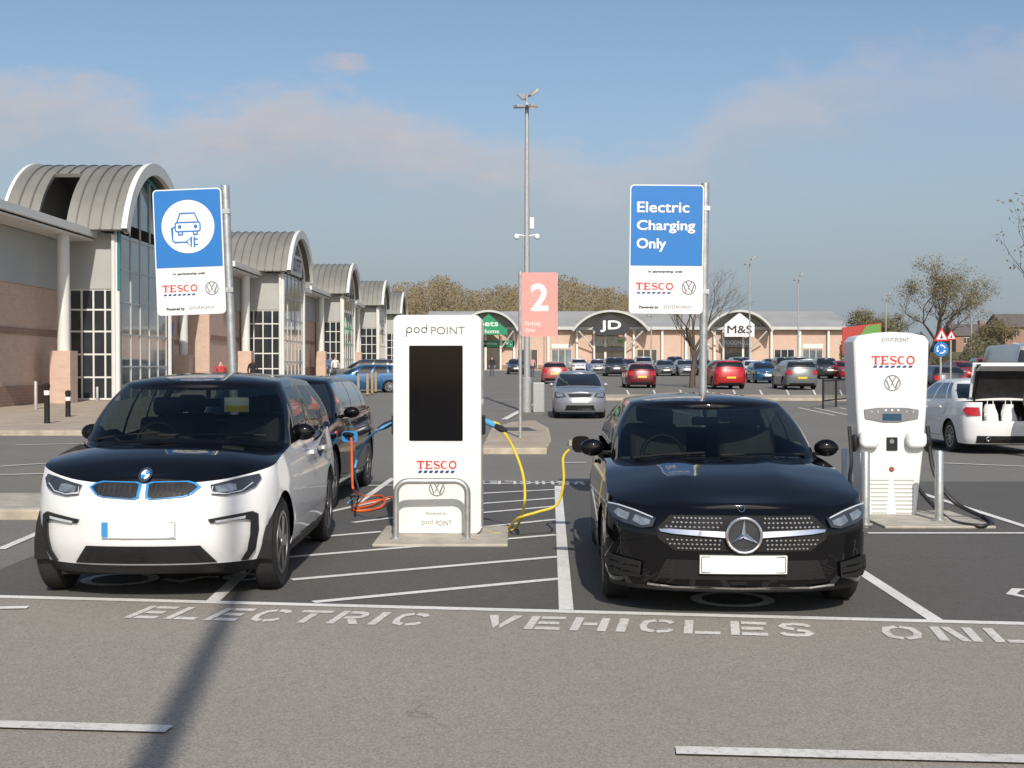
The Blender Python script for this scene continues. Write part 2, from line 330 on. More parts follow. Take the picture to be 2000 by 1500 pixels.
def make_car(label,cat,loc,rz,group=None,name='parked_car',**kw):
    p=dict(DEF); p.update(kw); c=Car(); c.p=p; hero=p['hero']
    L,W,R_=p['L'],p['W'],p['R']
    pf,pr,wz,zt,cr_,zr=[pchip(p[k]) for k in ('pf','pr','wz','ztop','crown','zr')]
    tap=lambda y:1-.05*abs((y-L*.52)/(L*.5))**3
    c.root=root=thing(name,label,cat,loc,rz,group); LO=(0,-L/2,0)
    def yfront(x,z):
        w=W*wz(z); t=min(1,abs(x)/w); return pf(z)+(p['cf']-pf(z))*(1-(1-t**p['nf'])**(1/p['nf']))
    def yrear(x,z):
        w=W*wz(z); t=min(1,abs(x)/w); return L-pr(z)-(p['cr']-pr(z))*(1-(1-t**p['nr'])**(1/p['nr']))
    sidex=lambda y,z:W*wz(z)*tap(y)
    c.ff=lambda x,z,o=0:(x,yfront(x,z)-o,z); c.rf=lambda x,z,o=0:(x,yrear(x,z)+o,z)
    c.sf=lambda s:(lambda y,z,o=0:(s*(sidex(y,z)+o),y,z))
    def zbot(y):
        z=p['zs']
        for q in (p['yf'],p['yr']):
            d=abs(y-q)
            if d<p['Ra']: z=max(z,R_+math.sqrt(max(0,p['Ra']**2-d*d)))
        return z
    NF,NR,K=(18,12,18) if hero else (10,8,8)
    samp=[('f',RD(90)*i/NF) for i in range(NF+1)]
    ys=[p['cf']+(L-p['cr']-p['cf'])*i/(30 if hero else 14) for i in range(1,(30 if hero else 14))]
    for q in (p['yf'],p['yr']):
        for k in ((1.02,1,.985,.94,.86,.72,.55,.36,.18,0) if hero else (1.02,1,.93,.75,.45,0)):
            ys+=[q-p['Ra']*k,q+p['Ra']*k]
    ys=sorted(y for y in ys if p['cf']+.004<y<L-p['cr']-.004); yy=[]
    for y in ys:
        if not yy or y-yy[-1]>.004: yy.append(y)
    samp+=[('s',y) for y in yy]+[('r',RD(90)*(NR-i)/NR) for i in range(NR+1)]
    def lp(sm,z):
        w=W*wz(z)
        if sm[0]=='s': return (w*tap(sm[1]),sm[1],z)
        a=sm[1]; n=p['nf'] if sm[0]=='f' else p['nr']
        sx=math.sin(a)**(2/n); k=1-max(0,math.cos(a))**(2/n)
        if sm[0]=='f': y=pf(z)+(p['cf']-pf(z))*k
        else: y=L-pr(z)-(p['cr']-pr(z))*k
        return (w*sx*tap(y) if sx>.5 else w*sx,y,z)
    cols=[]
    for sm in samp:
        y=lp(sm,.6)[1]; y2=lp(sm,zt(y))[1]; a,b=zbot(y),zt(y2)
        cols.append([lp(sm,a+(b-a)*k/K) for k in range(K+1)])
    body,trim=MB(),MB()
    for i in range(len(cols)-1):
        for k in range(K):
            q=[cols[i][k],cols[i+1][k],cols[i+1][k+1],cols[i][k+1]]; zc=sum(v[2] for v in q)/4
            if p['opening']:
                xc_=sum(v[0] for v in q)/4; yc_=sum(v[1] for v in q)/4
                if yc_>L-.4 and xc_<p['opening'][0] and zc>p['opening'][1]: continue
            t=trim if p['trimz'] and zc<p['trimz'] else body
            t.add(q,[(0,1,2,3)]); t.add([(-a,b,d) for a,b,d in q],[(3,2,1,0)])
    edge=[cl[-1] for cl in cols]
    def deck(x,y,xe):
        u=min(1,abs(x)/max(xe,.01)); d=p['dome']*math.exp(-((abs(x)-.36)/.10)**2)*min(1,max(0,(y-.15)/.5))*(1 if y<1.4 else 0)
        return cr_(y)*(1-u**2.2)*min(1,xe/.25)+d
    MM=16 if hero else 8
    def lid(a,b):
        m=MB()
        for i in range(len(edge)-1):
            e0,e1=edge[i],edge[i+1]
            if not(e0[1]>=a-1e-6 and e1[1]<=b+1e-6 and e1[1]>e0[1]-1e-6): continue
            for k in range(MM):
                u0,u1=-1+2*k/MM,-1+2*(k+1)/MM
                m.add([(e[0]*u,e[1],e[2]+deck(e[0]*u,e[1],e[0])) for e,u in ((e0,u0),(e0,u1),(e1,u1),(e1,u0))],[(0,1,2,3)])
        return m
    bon=lid(-1,p['yb0']+p['cfb']+.12)
    c.body=body.build('body',p['paint'],root,True,loc=LO,merge=True,ang=50)
    if trim.f: trim.build('sill_trim','trim',root,True,loc=LO,merge=True)
    bon.build('bonnet',p['bonnet'] or p['paint'],root,True,loc=LO,merge=True,ang=60)
    if p['boot']:
        bt=lid(p['yb1']-p['crb']-.1,L+1)
        if bt.f: bt.build('boot_lid',p['bonnet'] or p['paint'],root,True,loc=LO,merge=True,ang=60)
    # cabin
    nf,ns,nr=(14,30,10) if hero else (8,20,6)
    def half(y0,y1,w,cf,cr):
        o=[]
        for i in range(nf+1):
            a=RD(90)*i/nf; o.append((w*math.sin(a)**.88,y0+cf*(1-max(0,math.cos(a))**.88)))
        for i in range(1,ns): o.append((w,y0+cf+(y1-cr-y0-cf)*i/ns))
        for i in range(nr+1):
            a=RD(90)*(nr-i)/nr; o.append((w*math.sin(a)**.8,y1-cr*(1-max(0,math.cos(a))**.8)))
        return o
    B=half(p['yb0'],p['yb1'],p['wb'],p['cfb'],p['crb']); T=half(p['yr0'],p['yr1'],p['wr'],p['cft'],p['crt'])
    ts=[0,.07,.2,.35,.5,.65,.8,.9,1.0] if not hero else [0,.06,.12,.2,.3,.4,.5,.6,.7,.8,.88,.94,1.0]
    def cpnt(i,t):
        b,q=B[i],T[i]; zb=zt(b[1])+cr_(b[1])*(1-min(1,b[0]/p['wb'])**2)-.006; z1=zr(q[1])
        s=math.sin(PI*t); fx=b[0]/p['wb']; fy=-1 if i<=nf else (1 if i>=nf+ns else 0)
        x=b[0]+(q[0]-b[0])*t+.035*s*fx; y=b[1]+(q[1]-b[1])*t+(.05*s*fy*(1-fx*fx) if fy else 0)
        return (x,y,zb+(z1-zb)*t+.02*s)
    n=len(B); roof=MB(); parts={}
    ia=int(nf*.84); ir=nf+ns+int(nr*.25)
    for i in range(n-1):
        for j in range(len(ts)-1):
            t0,t1=ts[j],ts[j+1]; tm=(t0+t1)/2; key=None
            if i<ia and tm>.05 and tm<.95: key='windscreen'
            elif nf<=i<nf+ns and .1<tm<.9:
                f=(i-nf+.5)/ns
                for w,(a,b) in enumerate(p['wins']):
                    if a<f<b: key='w%d'%w
            elif i>=ir and .15<tm<.9: key='rear_window'
            q=[cpnt(i,t0),cpnt(i+1,t0),cpnt(i+1,t1),cpnt(i,t1)]; qm=[(-a,b,d) for a,b,d in q]
            if key and key[0]=='w' and key!='windscreen':
                parts.setdefault((key,1),MB()).add(q,[(0,1,2,3)]); parts.setdefault((key,-1),MB()).add(qm,[(3,2,1,0)])
            else:
                t=parts.setdefault((key,0),MB()) if key else roof
                t.add(q,[(0,1,2,3)]); t.add(qm,[(3,2,1,0)])
    for i in range(n-1):
        e0,e1=[(T[k][0],T[k][1],zr(T[k][1])) for k in (i,i+1)]
        for k in range(MM):
            u0,u1=-1+2*k/MM,-1+2*(k+1)/MM
            roof.add([(e[0]*u,e[1],e[2]+p['rc']*(1-abs(u)**2.4)*min(1,e[0]/p['wr'])**.5) for e,u in ((e0,u0),(e0,u1),(e1,u1),(e1,u0))],[(0,1,2,3)])
    roof.build('roof',p['roofm'] or p['paint'],root,True,loc=LO,merge=True,ang=60)
    for (k,s),m in parts.items():
        nm=k if k in('windscreen','rear_window') else 'side_window'
        m.build(nm,p['glass'],root,True,loc=LO,merge=True)
    c.cab=cpnt; c.nf=nf; c.ia=ia
    # underside, wells, wheels
    u=MB(); u.box(-W+.24,W-.24,.32,L-.3,.17,(zt(1.5)-.30) if not p['opening'] else .5); u.box(-W+.08,W-.08,p['yf']+p['Ra'],p['yr']-p['Ra'],.2,.5)
    for q in (p['yf'],p['yr']):
        for s in (-1,1):
            a=[(q+(p['Ra']+.004)*math.cos(RD(t)),R_+(p['Ra']+.004)*math.sin(RD(t))) for t in range(-10,191,20)]
            for i in range(len(a)-1): u.add([(s*W*.95,*a[i]),(s*W*.95,*a[i+1]),(s*(W-.3),*a[i+1]),(s*(W-.3),*a[i])],[(0,1,2,3)])
    u.build('underbody','under',root,loc=LO,recalc=False)
    tw=.2 if p.get('tw') is None else p['tw']
    for q in (p['yf'],p['yr']):
        for s in (-1,1):
            xc=s*(W-.03-tw/2); r=R_; h=tw/2
            ty=MB().lathe([(r*.66,-h*.9),(r*.9,-h),(r*.985,-h*.75),(r,-h*.3),(r,h*.3),(r*.985,h*.75),(r*.9,h),(r*.66,h*.9)],'x',(xc,q,R_),28 if hero else 16).build('wheel','rubber',root,True,loc=LO)
            rm=MB(); xo=xc+s*h*.82
            rm.lathe([(r*.68,-.012),(r*.68,.012),(r*.60,.012),(r*.60,-.012)],'x',(xo,q,R_),28 if hero else 16)
            rm.lathe([(r*.16,-.02),(r*.14,.014),(0,.016)],'x',(xo,q,R_),12)
            ns_=p['spokes']
            for k in range(ns_):
                a=2*PI*k/ns_; ca,sa=math.cos(a),math.sin(a); w1,w2=r*.045*10/ns_,r*.075*10/ns_
                pts=[(r*.13,-w1),(r*.62,-w2),(r*.62,w2),(r*.13,w1)]
                vs=[(xo+s*(.008 if i<1 else 0)+dx,q+a_*ca-b_*sa,R_+a_*sa+b_*ca) for dx in (s*.006,-s*.012) for i,(a_,b_) in enumerate(pts)]
                rm.add(vs,[(0,1,2,3),(0,1,5,4),(1,2,6,5),(2,3,7,6),(3,0,4,7)])
            rm.build('rim',p['rim'],ty,True)
            MB().lathe([(0,-.005),(r*.66,-.005),(r*.66,.005),(0,.005)],'x',(xo-s*.05,q,R_),16).build('brake_disc','under',ty)
    f=p['face']
    def part(name,polys,fn,mt,off=.006,depth=.03,step=.09,par=None):
        m=MB()
        for q in polys: patch(m,q,fn,off,step,depth)
        return m.build(name,mt,par or root,loc=None if par else LO,smooth=True)
    c.part=part; c.LO=LO
    mir=lambda q:[(-a,b) for a,b in q]
    c.mir=mir
    zh=zt(.25)
    if f!='hero':
        hl=[(W*.52,zh-.15),(W*.60,zh-.03),(W*.9,zh+.0),(W*.94,zh-.06),(W*.88,zh-.17)]
        for q in (hl,mir(hl)):
            o=part('headlight',[q],c.ff,'lensd'); part('lens',[shrink(q,.72)],c.ff,'lens',.012,.008,par=o)
        part('grille',[[(-W*.45,zh-.05),(W*.45,zh-.05),(W*.38,zh-.16),(-W*.38,zh-.16)]],c.ff,'trim',.004,.03)
        part('lower_grille',[[(-W*.5,.42),(W*.5,.42),(W*.56,.26),(-W*.56,.26)]],c.ff,'trim',.004,.03)
        part('number_plate',[[(-.26,zh-.32),(.26,zh-.32),(.26,zh-.21),(-.26,zh-.21)]],c.ff,'plate',.02,.03)
        tl=p.get('tl') or [(W*.58,.72),(W*.60,.96),(W*.88,.98),(W*.92,.90),(W*.90,.74)]
        for q in (tl,mir(tl)): part('tail_light',[q],c.rf,'red',.012,.04)
        if not p['opening']: part('rear_number_plate',[[(-.26,.60),(.26,.60),(.26,.71),(-.26,.71)]],c.rf,'platey',.015,.03)
        part('rear_bumper_trim',[[(-W*.75,.22),(W*.75,.22),(W*.75,.36),(-W*.75,.36)]],c.rf,'trim',.008,.03)
    my=p['yb0']+p['cfb']+.22
    for s in (-1,1):
        m=MB(); zc=zt(my)+.06; xs=s*(sidex(my,zt(my))+p['mo'])
        m.ell((xs,my,zc),(.10,.055,.07)); m.box(min(xs,xs-s*.16),max(xs,xs-s*.16),my-.02,my+.03,zc-.06,zc-.03)
        m.build('mirror',p.get('mirm') or p['paint'],root,True,loc=LO)
        for w,(a,b) in enumerate(p['wins'][:2]):
            h=MB(); yh=p['yb0']+p['cfb']+(p['yb1']-p['crb']-p['yb0']-p['cfb'])*b-.06; z0=zt(yh)-.12
            fn=c.sf(s); patch(h,[(yh-.2,z0),(yh,z0),(yh,z0+.03),(yh-.2,z0+.03)],fn,.03,.1,.03)
            h.build('door_handle',p.get('hm') or p['paint'],root,True,loc=LO)
        fn=c.sf(s)
        for w,(a,b) in enumerate(p['wins'][:2]):
            sm=MB()
            y0=p['yb0']+p['cfb']+(p['yb1']-p['crb']-p['yb0']-p['cfb'])*max(a-.03,-.05); y1=p['yb0']+p['cfb']+(p['yb1']-p['crb']-p['yb0']-p['cfb'])*b
            y1=min(y1,p['yr']-p['Ra']*.72)
            pts=[(y0,zt(y0)-.01),(y0,.55),(y0+.03,.34),(y0+.08,.31),(y1-.05,.31),(y1,.36)]+([(y1,zt(y1)-.01)] if w==0 else [(y1+.0,.62),(y1+.2,.78),(y1+.22,zt(y1)-.01)])
            sm.ribbon(pts,.008,lambda a,b:fn(a,b,.0025))
            sm.build('door_seam','under',root,loc=LO,recalc=False)
    return c
# ---------------------------------------------------------------- world, sun, camera
SUN_EL=RD(37); az=Vector((.127,-.992,0)).normalized(); SD=Vector((az.x*math.cos(SUN_EL),az.y*math.cos(SUN_EL),math.sin(SUN_EL)))
w=bpy.data.worlds.new('World'); scene.world=w; w.use_nodes=True; nt=w.node_tree; bg=nt.nodes['Background']
STR=.115
sky=N(nt,'ShaderNodeTexSky',sky_type='NISHITA',sun_disc=False,sun_elevation=SUN_EL,sun_rotation=math.atan2(az.x,az.y),air_density=1.0,dust_density=1.6,ozone_density=1.5)
tc=N(nt,'ShaderNodeTexCoord').outputs['Generated']; s=N(nt,'ShaderNodeSeparateXYZ'); nt.links.new(tc,s.inputs[0])
yy_=mth(nt,'MAXIMUM',s.outputs[1],.05); u=mth(nt,'DIVIDE',s.outputs[0],yy_); v=mth(nt,'DIVIDE',s.outputs[2],yy_)
fr=mrange(nt,s.outputs[1],.1,.5)
ramp=N(nt,'ShaderNodeValToRGB'); ramp.color_ramp.interpolation='EASE'
stops=[(0,165),(150,152),(250,190),(330,228),(450,212),(560,190),(680,195),(830,240),(1000,275),(1200,315),(1330,275),(1430,195),(1560,150),(1700,115),(1850,90),(2000,78)]
el=ramp.color_ramp.elements
while len(el)>1: el.remove(el[0])
for i,(x,y) in enumerate(stops):
    t=((x-1000)/F+.45)/.9; e=el[0] if i==0 else el.new(t); e.position=t; q=(715-y)/F+.006; e.color=(q,q,q,1)
nt.links.new(mrange(nt,u,-.45,.45),ramp.inputs[0])
cmb=N(nt,'ShaderNodeCombineXYZ'); nt.links.new(u,cmb.inputs[0]); nt.links.new(mth(nt,'MULTIPLY',v,2.2),cmb.inputs[1])
n1=noise_(nt,cmb.outputs[0],13,10,.64); n2=noise_(nt,cmb.outputs[0],7,8,.62)
e=mth(nt,'SUBTRACT',mth(nt,'ADD',ramp.outputs[0],mth(nt,'MULTIPLY',mth(nt,'SUBTRACT',n1,.5),.095)),v)
top=mrange(nt,e,-.010,.028,0,1,True); fade=mrange(nt,e,.015,.10,1,.25,True)
body_=mrange(nt,n2,.32,.68,.45,1)
att=mrange(nt,u,-.06,.14,1,.60)
mask=mth(nt,'MULTIPLY',mth(nt,'MULTIPLY',mth(nt,'MULTIPLY',mth(nt,'MULTIPLY',top,fade),body_),fr),att)
pu=mth(nt,'DIVIDE',mth(nt,'ADD',u,.140),.022); pv=mth(nt,'DIVIDE',mth(nt,'SUBTRACT',v,.238),.008)
rr=mth(nt,'ADD',mth(nt,'ADD',mth(nt,'MULTIPLY',pu,pu),mth(nt,'MULTIPLY',pv,pv)),mth(nt,'MULTIPLY',mth(nt,'SUBTRACT',n1,.5),9.0))
puff=mth(nt,'MULTIPLY',mth(nt,'MULTIPLY',mrange(nt,rr,1.8,-.6,0,1,True),.7),fr)
haze=mth(nt,'MULTIPLY',mrange(nt,v,.25,.0,.0,.92,True),fr)
k=1/STR
base=mixc(nt,haze,sky.outputs[0],(.295*k,.355*k,.42*k))
cl=mixc(nt,mrange(nt,e,.0,.07),(.64*k,.565*k,.56*k),(.43*k,.43*k,.46*k))
c1=mixc(nt,mth(nt,'MULTIPLY',mask,.95),base,(1,1,1)); nt.links.new(cl,c1.node.inputs[7])
c2=mixc(nt,puff,c1,(.58*k,.52*k,.53*k))
nt.links.new(c2,bg.inputs[0]); bg.inputs[1].default_value=STR
sl=bpy.data.lights.new('sun','SUN'); sl.energy=4.0; sl.angle=RD(.6); sl.color=(1,.93,.82)
so=bpy.data.objects.new('sun',sl); COLL.objects.link(so); so.rotation_euler=(-SD).to_track_quat('-Z','Y').to_euler(); so.location=(0,-20,30)
cam=bpy.data.cameras.new('camera'); cam.sensor_width=36; cam.lens=36*F/2000; cam.clip_end=6000; cam.clip_start=.1
co=bpy.data.objects.new('camera',cam); COLL.objects.link(co); co.location=(0,0,HC); co.rotation_euler=(RD(90)-PT,0,0); scene.camera=co
scene.view_settings.view_transform='Standard'
try: scene.view_settings.look='None'
except Exception: pass
# ---------------------------------------------------------------- ground
YS=[-80,40,130,400,4000]
def sheet(name,m,x0,x1,y0,y1,dz,kind='structure'):
    ys=[y0]+[y for y in YS if y0<y<y1]+[y1]; b=MB(); vs=[]
    for y in ys: vs+=[(x0,y,gz(y)+dz),(x1,y,gz(y)+dz)]
    b.add(vs,[(2*i,2*i+1,2*i+3,2*i+2) for i in range(len(ys)-1)]); o=b.build(name,m,kind=kind); return o
sheet('ground','mid',-2500,2500,-80,4000,0)
pA,pB=G(0,1167),G(2000,1220); sl_=(pB.y-pA.y)/(pB.x-pA.x); fy=lambda x:pA.y+(x-pA.x)*sl_
b=MB(); b.poly([(-40,-30),(40,-30),(40,fy(40)-.02),(-40,fy(-40)-.02)],lambda a,c:(a,c,.004)); b.build('road','asph',kind='structure')
b=MB(); b.poly([(-4.2,fy(-4.2)),(14,fy(14)),(14,18.2),(-4.2,18.2)],lambda a,c:(a,c,.004)); b.build('parking_bays','dark',kind='structure')
b=MB(); b.poly([(-30,fy(-30)),(-4.22,fy(-4.22)),(-4.22,13.6),(-30,13.6)],lambda a,c:(a,c,.004)); b.build('parking_bays','mid',kind='structure')
def line(mb,a,b_,w,z=.009):
    a,b_=Vector(a),Vector(b_); d=(b_-a); d.z=0; d.normalize(); n=Vector((-d.y,d.x,0))*w/2
    up=Vector((0,0,z)); mb.add([a-n+up,b_-n+up,b_+n+up,a+n+up],[(0,1,2,3)])
class ZC:
    z=.008
def L2(mb,p,q,w): ZC.z+=.0002; line(mb,G(*p),G(*q),w,ZC.z)
b=MB(); L2(b,(-200,1161.7),(2200,1225.3),.10); b.build('painted_line','line',kind='structure')
b=MB()
L2(b,(1106,1193),(1090,950),.10); L2(b,(1827,1213),(1560,1040),.10); L2(b,(415,1177),(560,1040),.10)
for p,q in (((612,1178),(1093,1132)),((570,1134),(1090,1089)),((560,1090),(1086,1046)),((600,1052),(745,1040)),((690,1022),(770,1012)),((940,1031),(1086,1016)),((940,1003),(1086,990)),((940,985),(1088,974)),((940,965),(1090,957)),((700,983),(768,935)),((560,1020),(760,975))):
    L2(b,p,q,.09)
L2(b,(690,950),(1140,943),.09)
b.build('painted_hatching','line',kind='structure')
b=MB()
for p,q in (((1695,1043),(2200,1043)),((1800,965),(2080,1055)),((1690,950),(1790,948)),((0,1075),(110,1028)),((-100,1192),(55,1189)),((0,912),(120,904)),((30,870),(160,867)),((-200,935),(120,925)),((1100,905),(1145,904)),((1830,905),(2000,912))): L2(b,p,q,.09)
for x in (1590,1640,1560,1240,1290): L2(b,(x,797),(x+70,812),.1)
for x in range(1120,1660,52): L2(b,(x,762),(x+6,774),.1)
L2(b,(940,800),(1080,800),.1); L2(b,(960,782),(1075,782),.1); L2(b,(985,820),(1040,790),.2)
b.build('painted_line','line',kind='structure')
b=MB(); L2(b,(-300,1412),(330,1430),.11); L2(b,(1320,1472),(2300,1497),.11); b.build('painted_line','lineworn',kind='structure')
LET={'E':['r0,.24,0,1','r.30,1,.8,1','r.30,.9,.4,.6','r.30,1,0,.2'],'L':['r0,.24,0,1','r.30,1,0,.2'],'I':['r.0,.26,0,1'],'T':['r0,1,.8,1','r.38,.62,0,.74'],
 'H':['r0,.24,0,1','r.30,.70,.4,.6','r.76,1,0,1'],'V':['p0,1,.27,1,.50,.30,.43,0','p1,1,.73,1,.53,.30,.60,0'],'N':['r0,.23,0,1','p.26,1,.48,1,.74,.0,.52,.0','r.77,1,0,1'],
 'R':['r0,.24,0,1','a.30,.9|.6,.9|.80,.84|.86,.70|.80,.56|.6,.5|.30,.5','p.46,.38,.72,.38,1,0,.72,0'],
 'C':['a.93,.72|.82,.86|.54,.91|','a.46,.91|.2,.80|.12,.5|.2,.2|.46,.09','a.54,.09|.82,.14|.93,.28'],
 'S':['a.90,.74|.78,.88|.5,.91|.22,.86|.14,.72|.24,.60|.46,.54','a.54,.47|.78,.40|.87,.27|.76,.13|.5,.09|.22,.12|.10,.26'],
 'O':['a.46,.91|.2,.80|.12,.5|.2,.2|.46,.09','a.54,.91|.8,.80|.88,.5|.8,.2|.54,.09'],'Y':['p0,1,.28,1,.48,.56,.42,.44','p1,1,.72,1,.54,.56,.60,.44','r.39,.61,0,.40']}
def stencil(mb,word,o,ux,uy,cw,gap,h):
    x=0
    for ch in word:
        wd=cw*(.30 if ch=='I' else 1); mp=lambda a,c:(o.x+ux.x*(x+a*wd)+uy.x*c*h,o.y+ux.y*(x+a*wd)+uy.y*c*h,.0085)
        if ch=='I': mp=lambda a,c:(o.x+ux.x*(x+a*cw)+uy.x*c*h,o.y+ux.y*(x+a*cw)+uy.y*c*h,.0085)
        for g in LET[ch]:
            if g[0]=='r':
                a,c,d,e_=[float(t) for t in g[1:].split(',')]; mb.poly([(a,d),(c,d),(c,e_),(a,e_)],mp)
            elif g[0]=='p':
                t=[float(t) for t in g[1:].split(',')]; mb.poly(list(zip(t[::2],t[1::2])),mp)
            else:
                mb.ribbon([tuple(float(z) for z in t.split(',')) for t in g[1:].split('|') if t],.19,mp)
        x+=wd+gap
    return x
tA,tB=G(240,1209),G(1595,1247); ux=(tB-tA); ux.z=0; tl=ux.length; ux.normalize(); uy=Vector((-ux.y,ux.x,0))+ux*.03
def word(wd,x0,x1,flip=False):
    o=tA+ux*(x0*tl); n=sum(.30 if c_=='I' else 1 for c_ in wd); g=.28; cw=(x1-x0)*tl/(n+g*(len(wd)-1)); b=MB(); stencil(b,wd,o,ux,uy,cw,g*cw,.42); b.build('painted_word','lineworn',kind='structure')
X=lambda px:(px-240)/1355
word('ELECTRIC',0,X(842)); word('VEHICLES',X(958),1.0); word('ONLY',X(1718),X(2090))
b=MB(); o=G(1140,941); o2=stencil(b,'VEHICLES',Vector((o.x,o.y,0)),Vector((-1,0.05,0)),Vector((0,-1,0)),.17,.05,.5); b.build('painted_word','line',kind='structure')
def plug_symbol(px,py,full=True):
    o=G(px,py); b=MB(); mp=lambda a,c:(o.x+a,o.y+c,.0085)
    b.disc(0,0,.30,mp,24,.22)
    if full: b.ribbon([(-.5,-.1),(-.62,.12),(-.5,.32),(-.34,.28)],.07,mp); b.ribbon([(.34,.0),(.5,-.1),(.62,.1),(.75,.1)],.07,mp); b.disc(.95,.1,.17,mp,18,.1)
    b.build('painted_symbol','line',kind='structure')
plug_symbol(235,1133); plug_symbol(1430,1172,False); plug_symbol(2155,1168)
# kerbs, pavement
def slab(name,m,poly,h,z0=None):
    b=MB(); n=len(poly); b.add([(x,y,gz(y)-.02) for x,y in poly]+[(x,y,gz(y)+h) for x,y in poly],[tuple(range(n,2*n))]+[(i,(i+1)%n,n+(i+1)%n,n+i) for i in range(n)])
    return b.build(name,m,kind='structure',bevel=.02)
def kerbed(poly,h=.12,m='pave',name='pavement'):
    slab('kerb','kerb',poly,h)
    cx=sum(p[0] for p in poly)/len(poly); cy=sum(p[1] for p in poly)/len(poly)
    def ins(x,y):
        d=math.hypot(x-cx,y-cy); k=max(0,1-.22/d*1.3); return (cx+(x-cx)*k,cy+(y-cy)*k)
    slab(name,m,[ins(*p) for p in poly],h+.006)
kerbed([(-30,13.7),(-4.6,13.7),(-4.4,14.0),(-4.4,15.2),(-4.6,15.5),(-30,15.5)],.11,'conc','traffic_island')
isl=[G(940,887),G(1068,887),G(1077,870),G(1072,845),G(1045,829),G(1000,832),G(960,845)]
kerbed([(p.x,p.y) for p in isl],.12,'pave','traffic_island')
slab('kerb','kerb',[(-40,30.3),(-9.3,30.3),(-9.0,30.8),(-9.0,40),(-40,40)],.12); slab('pavement','pave',[(-40,30.5),(-9.4,30.5),(-9.2,30.9),(-9.2,40),(-40,40)],.126)
slab('kerb','kerb',[(-40,40.0),(-9,40.0),(-9,130),(-40,130)],.12); slab('pavement','pave',[(-40,40.0),(-9.2,40.0),(-9.2,130),(-40,130)],.126)
slab('pavement','pave',[(-40,130),(-9.2,130),(-9.2,184),(80,184),(80,190.5),(-40,190.5)],.12)
a1,a2=G(1085,782).y,G(1085,776).y
slab('kerb','kerb',[(2.2,a1),(24,a1-.8),(24,a2),(2.2,a2+1.0)],.11)
slab('kerb','kerb',[(1.2,26.5),(6.0,26.0),(6.0,26.35),(1.2,26.9)],.10)
b=MB(); rows=[(150,1.03),(175,2.4),(200,3.6),(260,4.6),(420,5)]
vs=[]
for y,z in rows:
    for x in (46,58,70,100,160,260): vs.append((x+(y-150)*.12,y,(z if x>50 else 1.0)+.006))
b.add(vs,[(r*6+k,r*6+k+1,(r+1)*6+k+1,(r+1)*6+k) for r in range(4) for k in range(5)]); b.build('grass_bank','grass',kind='structure',smooth=True)
# ---------------------------------------------------------------- hero car 1: white and black hatchback
c=make_car('white hatchback with black bonnet and blue-edged twin grilles, plugged in bay at left','car',(-2.60-.012*2,8.78+2.0,0),.012,
 L=4.01,W=.905,yf=.70,yr=3.27,R=.35,Ra=.39,zs=.2,tw=.17,cf=.55,nf=2.1,mo=.03,
 pf=[(.18,.17),(.28,.06),(.45,.0),(.6,.0),(.75,.035),(.86,.11),(1.0,.27)],pr=[(.18,.14),(.3,.04),(.6,0),(.9,.05),(1.15,.13)],
 wz=[(.18,.90),(.3,.97),(.5,1),(.75,.995),(.95,.965),(1.12,.92)],
 ztop=[(0,.845),(.12,.852),(.25,.888),(.4,.928),(.65,.980),(1.0,1.025),(1.4,1.06),(2.1,1.075),(2.45,1.01),(2.9,1.03),(3.3,1.09),(4.0,1.12)],
 crown=[(0,.03),(.15,.05),(.4,.085),(.8,.085),(1.2,.055),(1.6,.0),(3.3,0),(4,.03)],
 yb0=.88,yb1=3.93,wb=.84,cfb=.60,crb=.3,yr0=1.58,yr1=3.62,wr=.64,cft=.36,crt=.2,
 zr=[(1.5,1.49),(2.0,1.55),(2.6,1.565),(3.4,1.535),(3.7,1.5)],rc=.06,wins=[(.02,.40),(.44,.72),(.76,.96)],
 paint='white',bonnet='black',roofm='black',trimz=.27,glass='hglass',hero=True,face='hero',mirm='black',hm='white',rim='alloydark',spokes=5)
i3=c
kid=[(.016,.850),(.05,.862),(.30,.866),(.36,.852),(.395,.826),(.34,.778),(.285,.760),(.055,.745),(.020,.758)]
for q in (kid,c.mir(kid)):
    o=c.part('kidney_grille',[q],c.ff,'blueacc',.016,.03,.05); c.part('grille_mesh',[shrink(q,.89)],c.ff,'trim',.021,.012,.05,par=o)
    iq=shrink(q,.78); m=MB()
    for k in range(7):
        x=min(a for a,_ in iq)+.035+k*(max(a for a,_ in iq)-min(a for a,_ in iq)-.07)/6
        m.ribbon([(x,.772),(x,.850)],.008,lambda a,b:c.ff(a,b,.024))
    m.build('grille_bar','lensd',o,recalc=False)
hl=[(.455,.835),(.56,.858),(.68,.886),(.765,.900),(.782,.868),(.752,.815),(.68,.778),(.57,.760),(.475,.770)]
for q in (hl,c.mir(hl)):
    s=1 if q is hl else -1
    o=c.part('headlight',[q],c.ff,'lensd',.012,.03,.04)
    c.part('lens',[[(s*a,b) for a,b in ((.49,.825),(.58,.842),(.625,.838),(.635,.797),(.60,.786),(.505,.786))]],c.ff,'lens',.017,.008,.04,par=o)
    m=MB(); m.ribbon([(s*.475,.826),(s*.47,.784),(s*.57,.772),(s*.67,.790),(s*.735,.843)],.007,lambda a,b:c.ff(a,b,.020)); m.build('light_band','led',o,recalc=False)
hook=[(.455,.598),(.735,.638),(.772,.615),(.775,.50),(.752,.36),(.70,.285),(.655,.285),(.702,.36),(.724,.47),(.728,.582),(.69,.585),(.47,.572)]
for q in (hook,c.mir(hook)): c.part('bumper_trim',[q],c.ff,'trim',.010,.03,.04)
drl=[(.50,.586),(.70,.612),(.695,.592),(.51,.572)]
for q in (drl,c.mir(drl)): c.part('daytime_light',[q],c.ff,'led',.016,.01,.05)
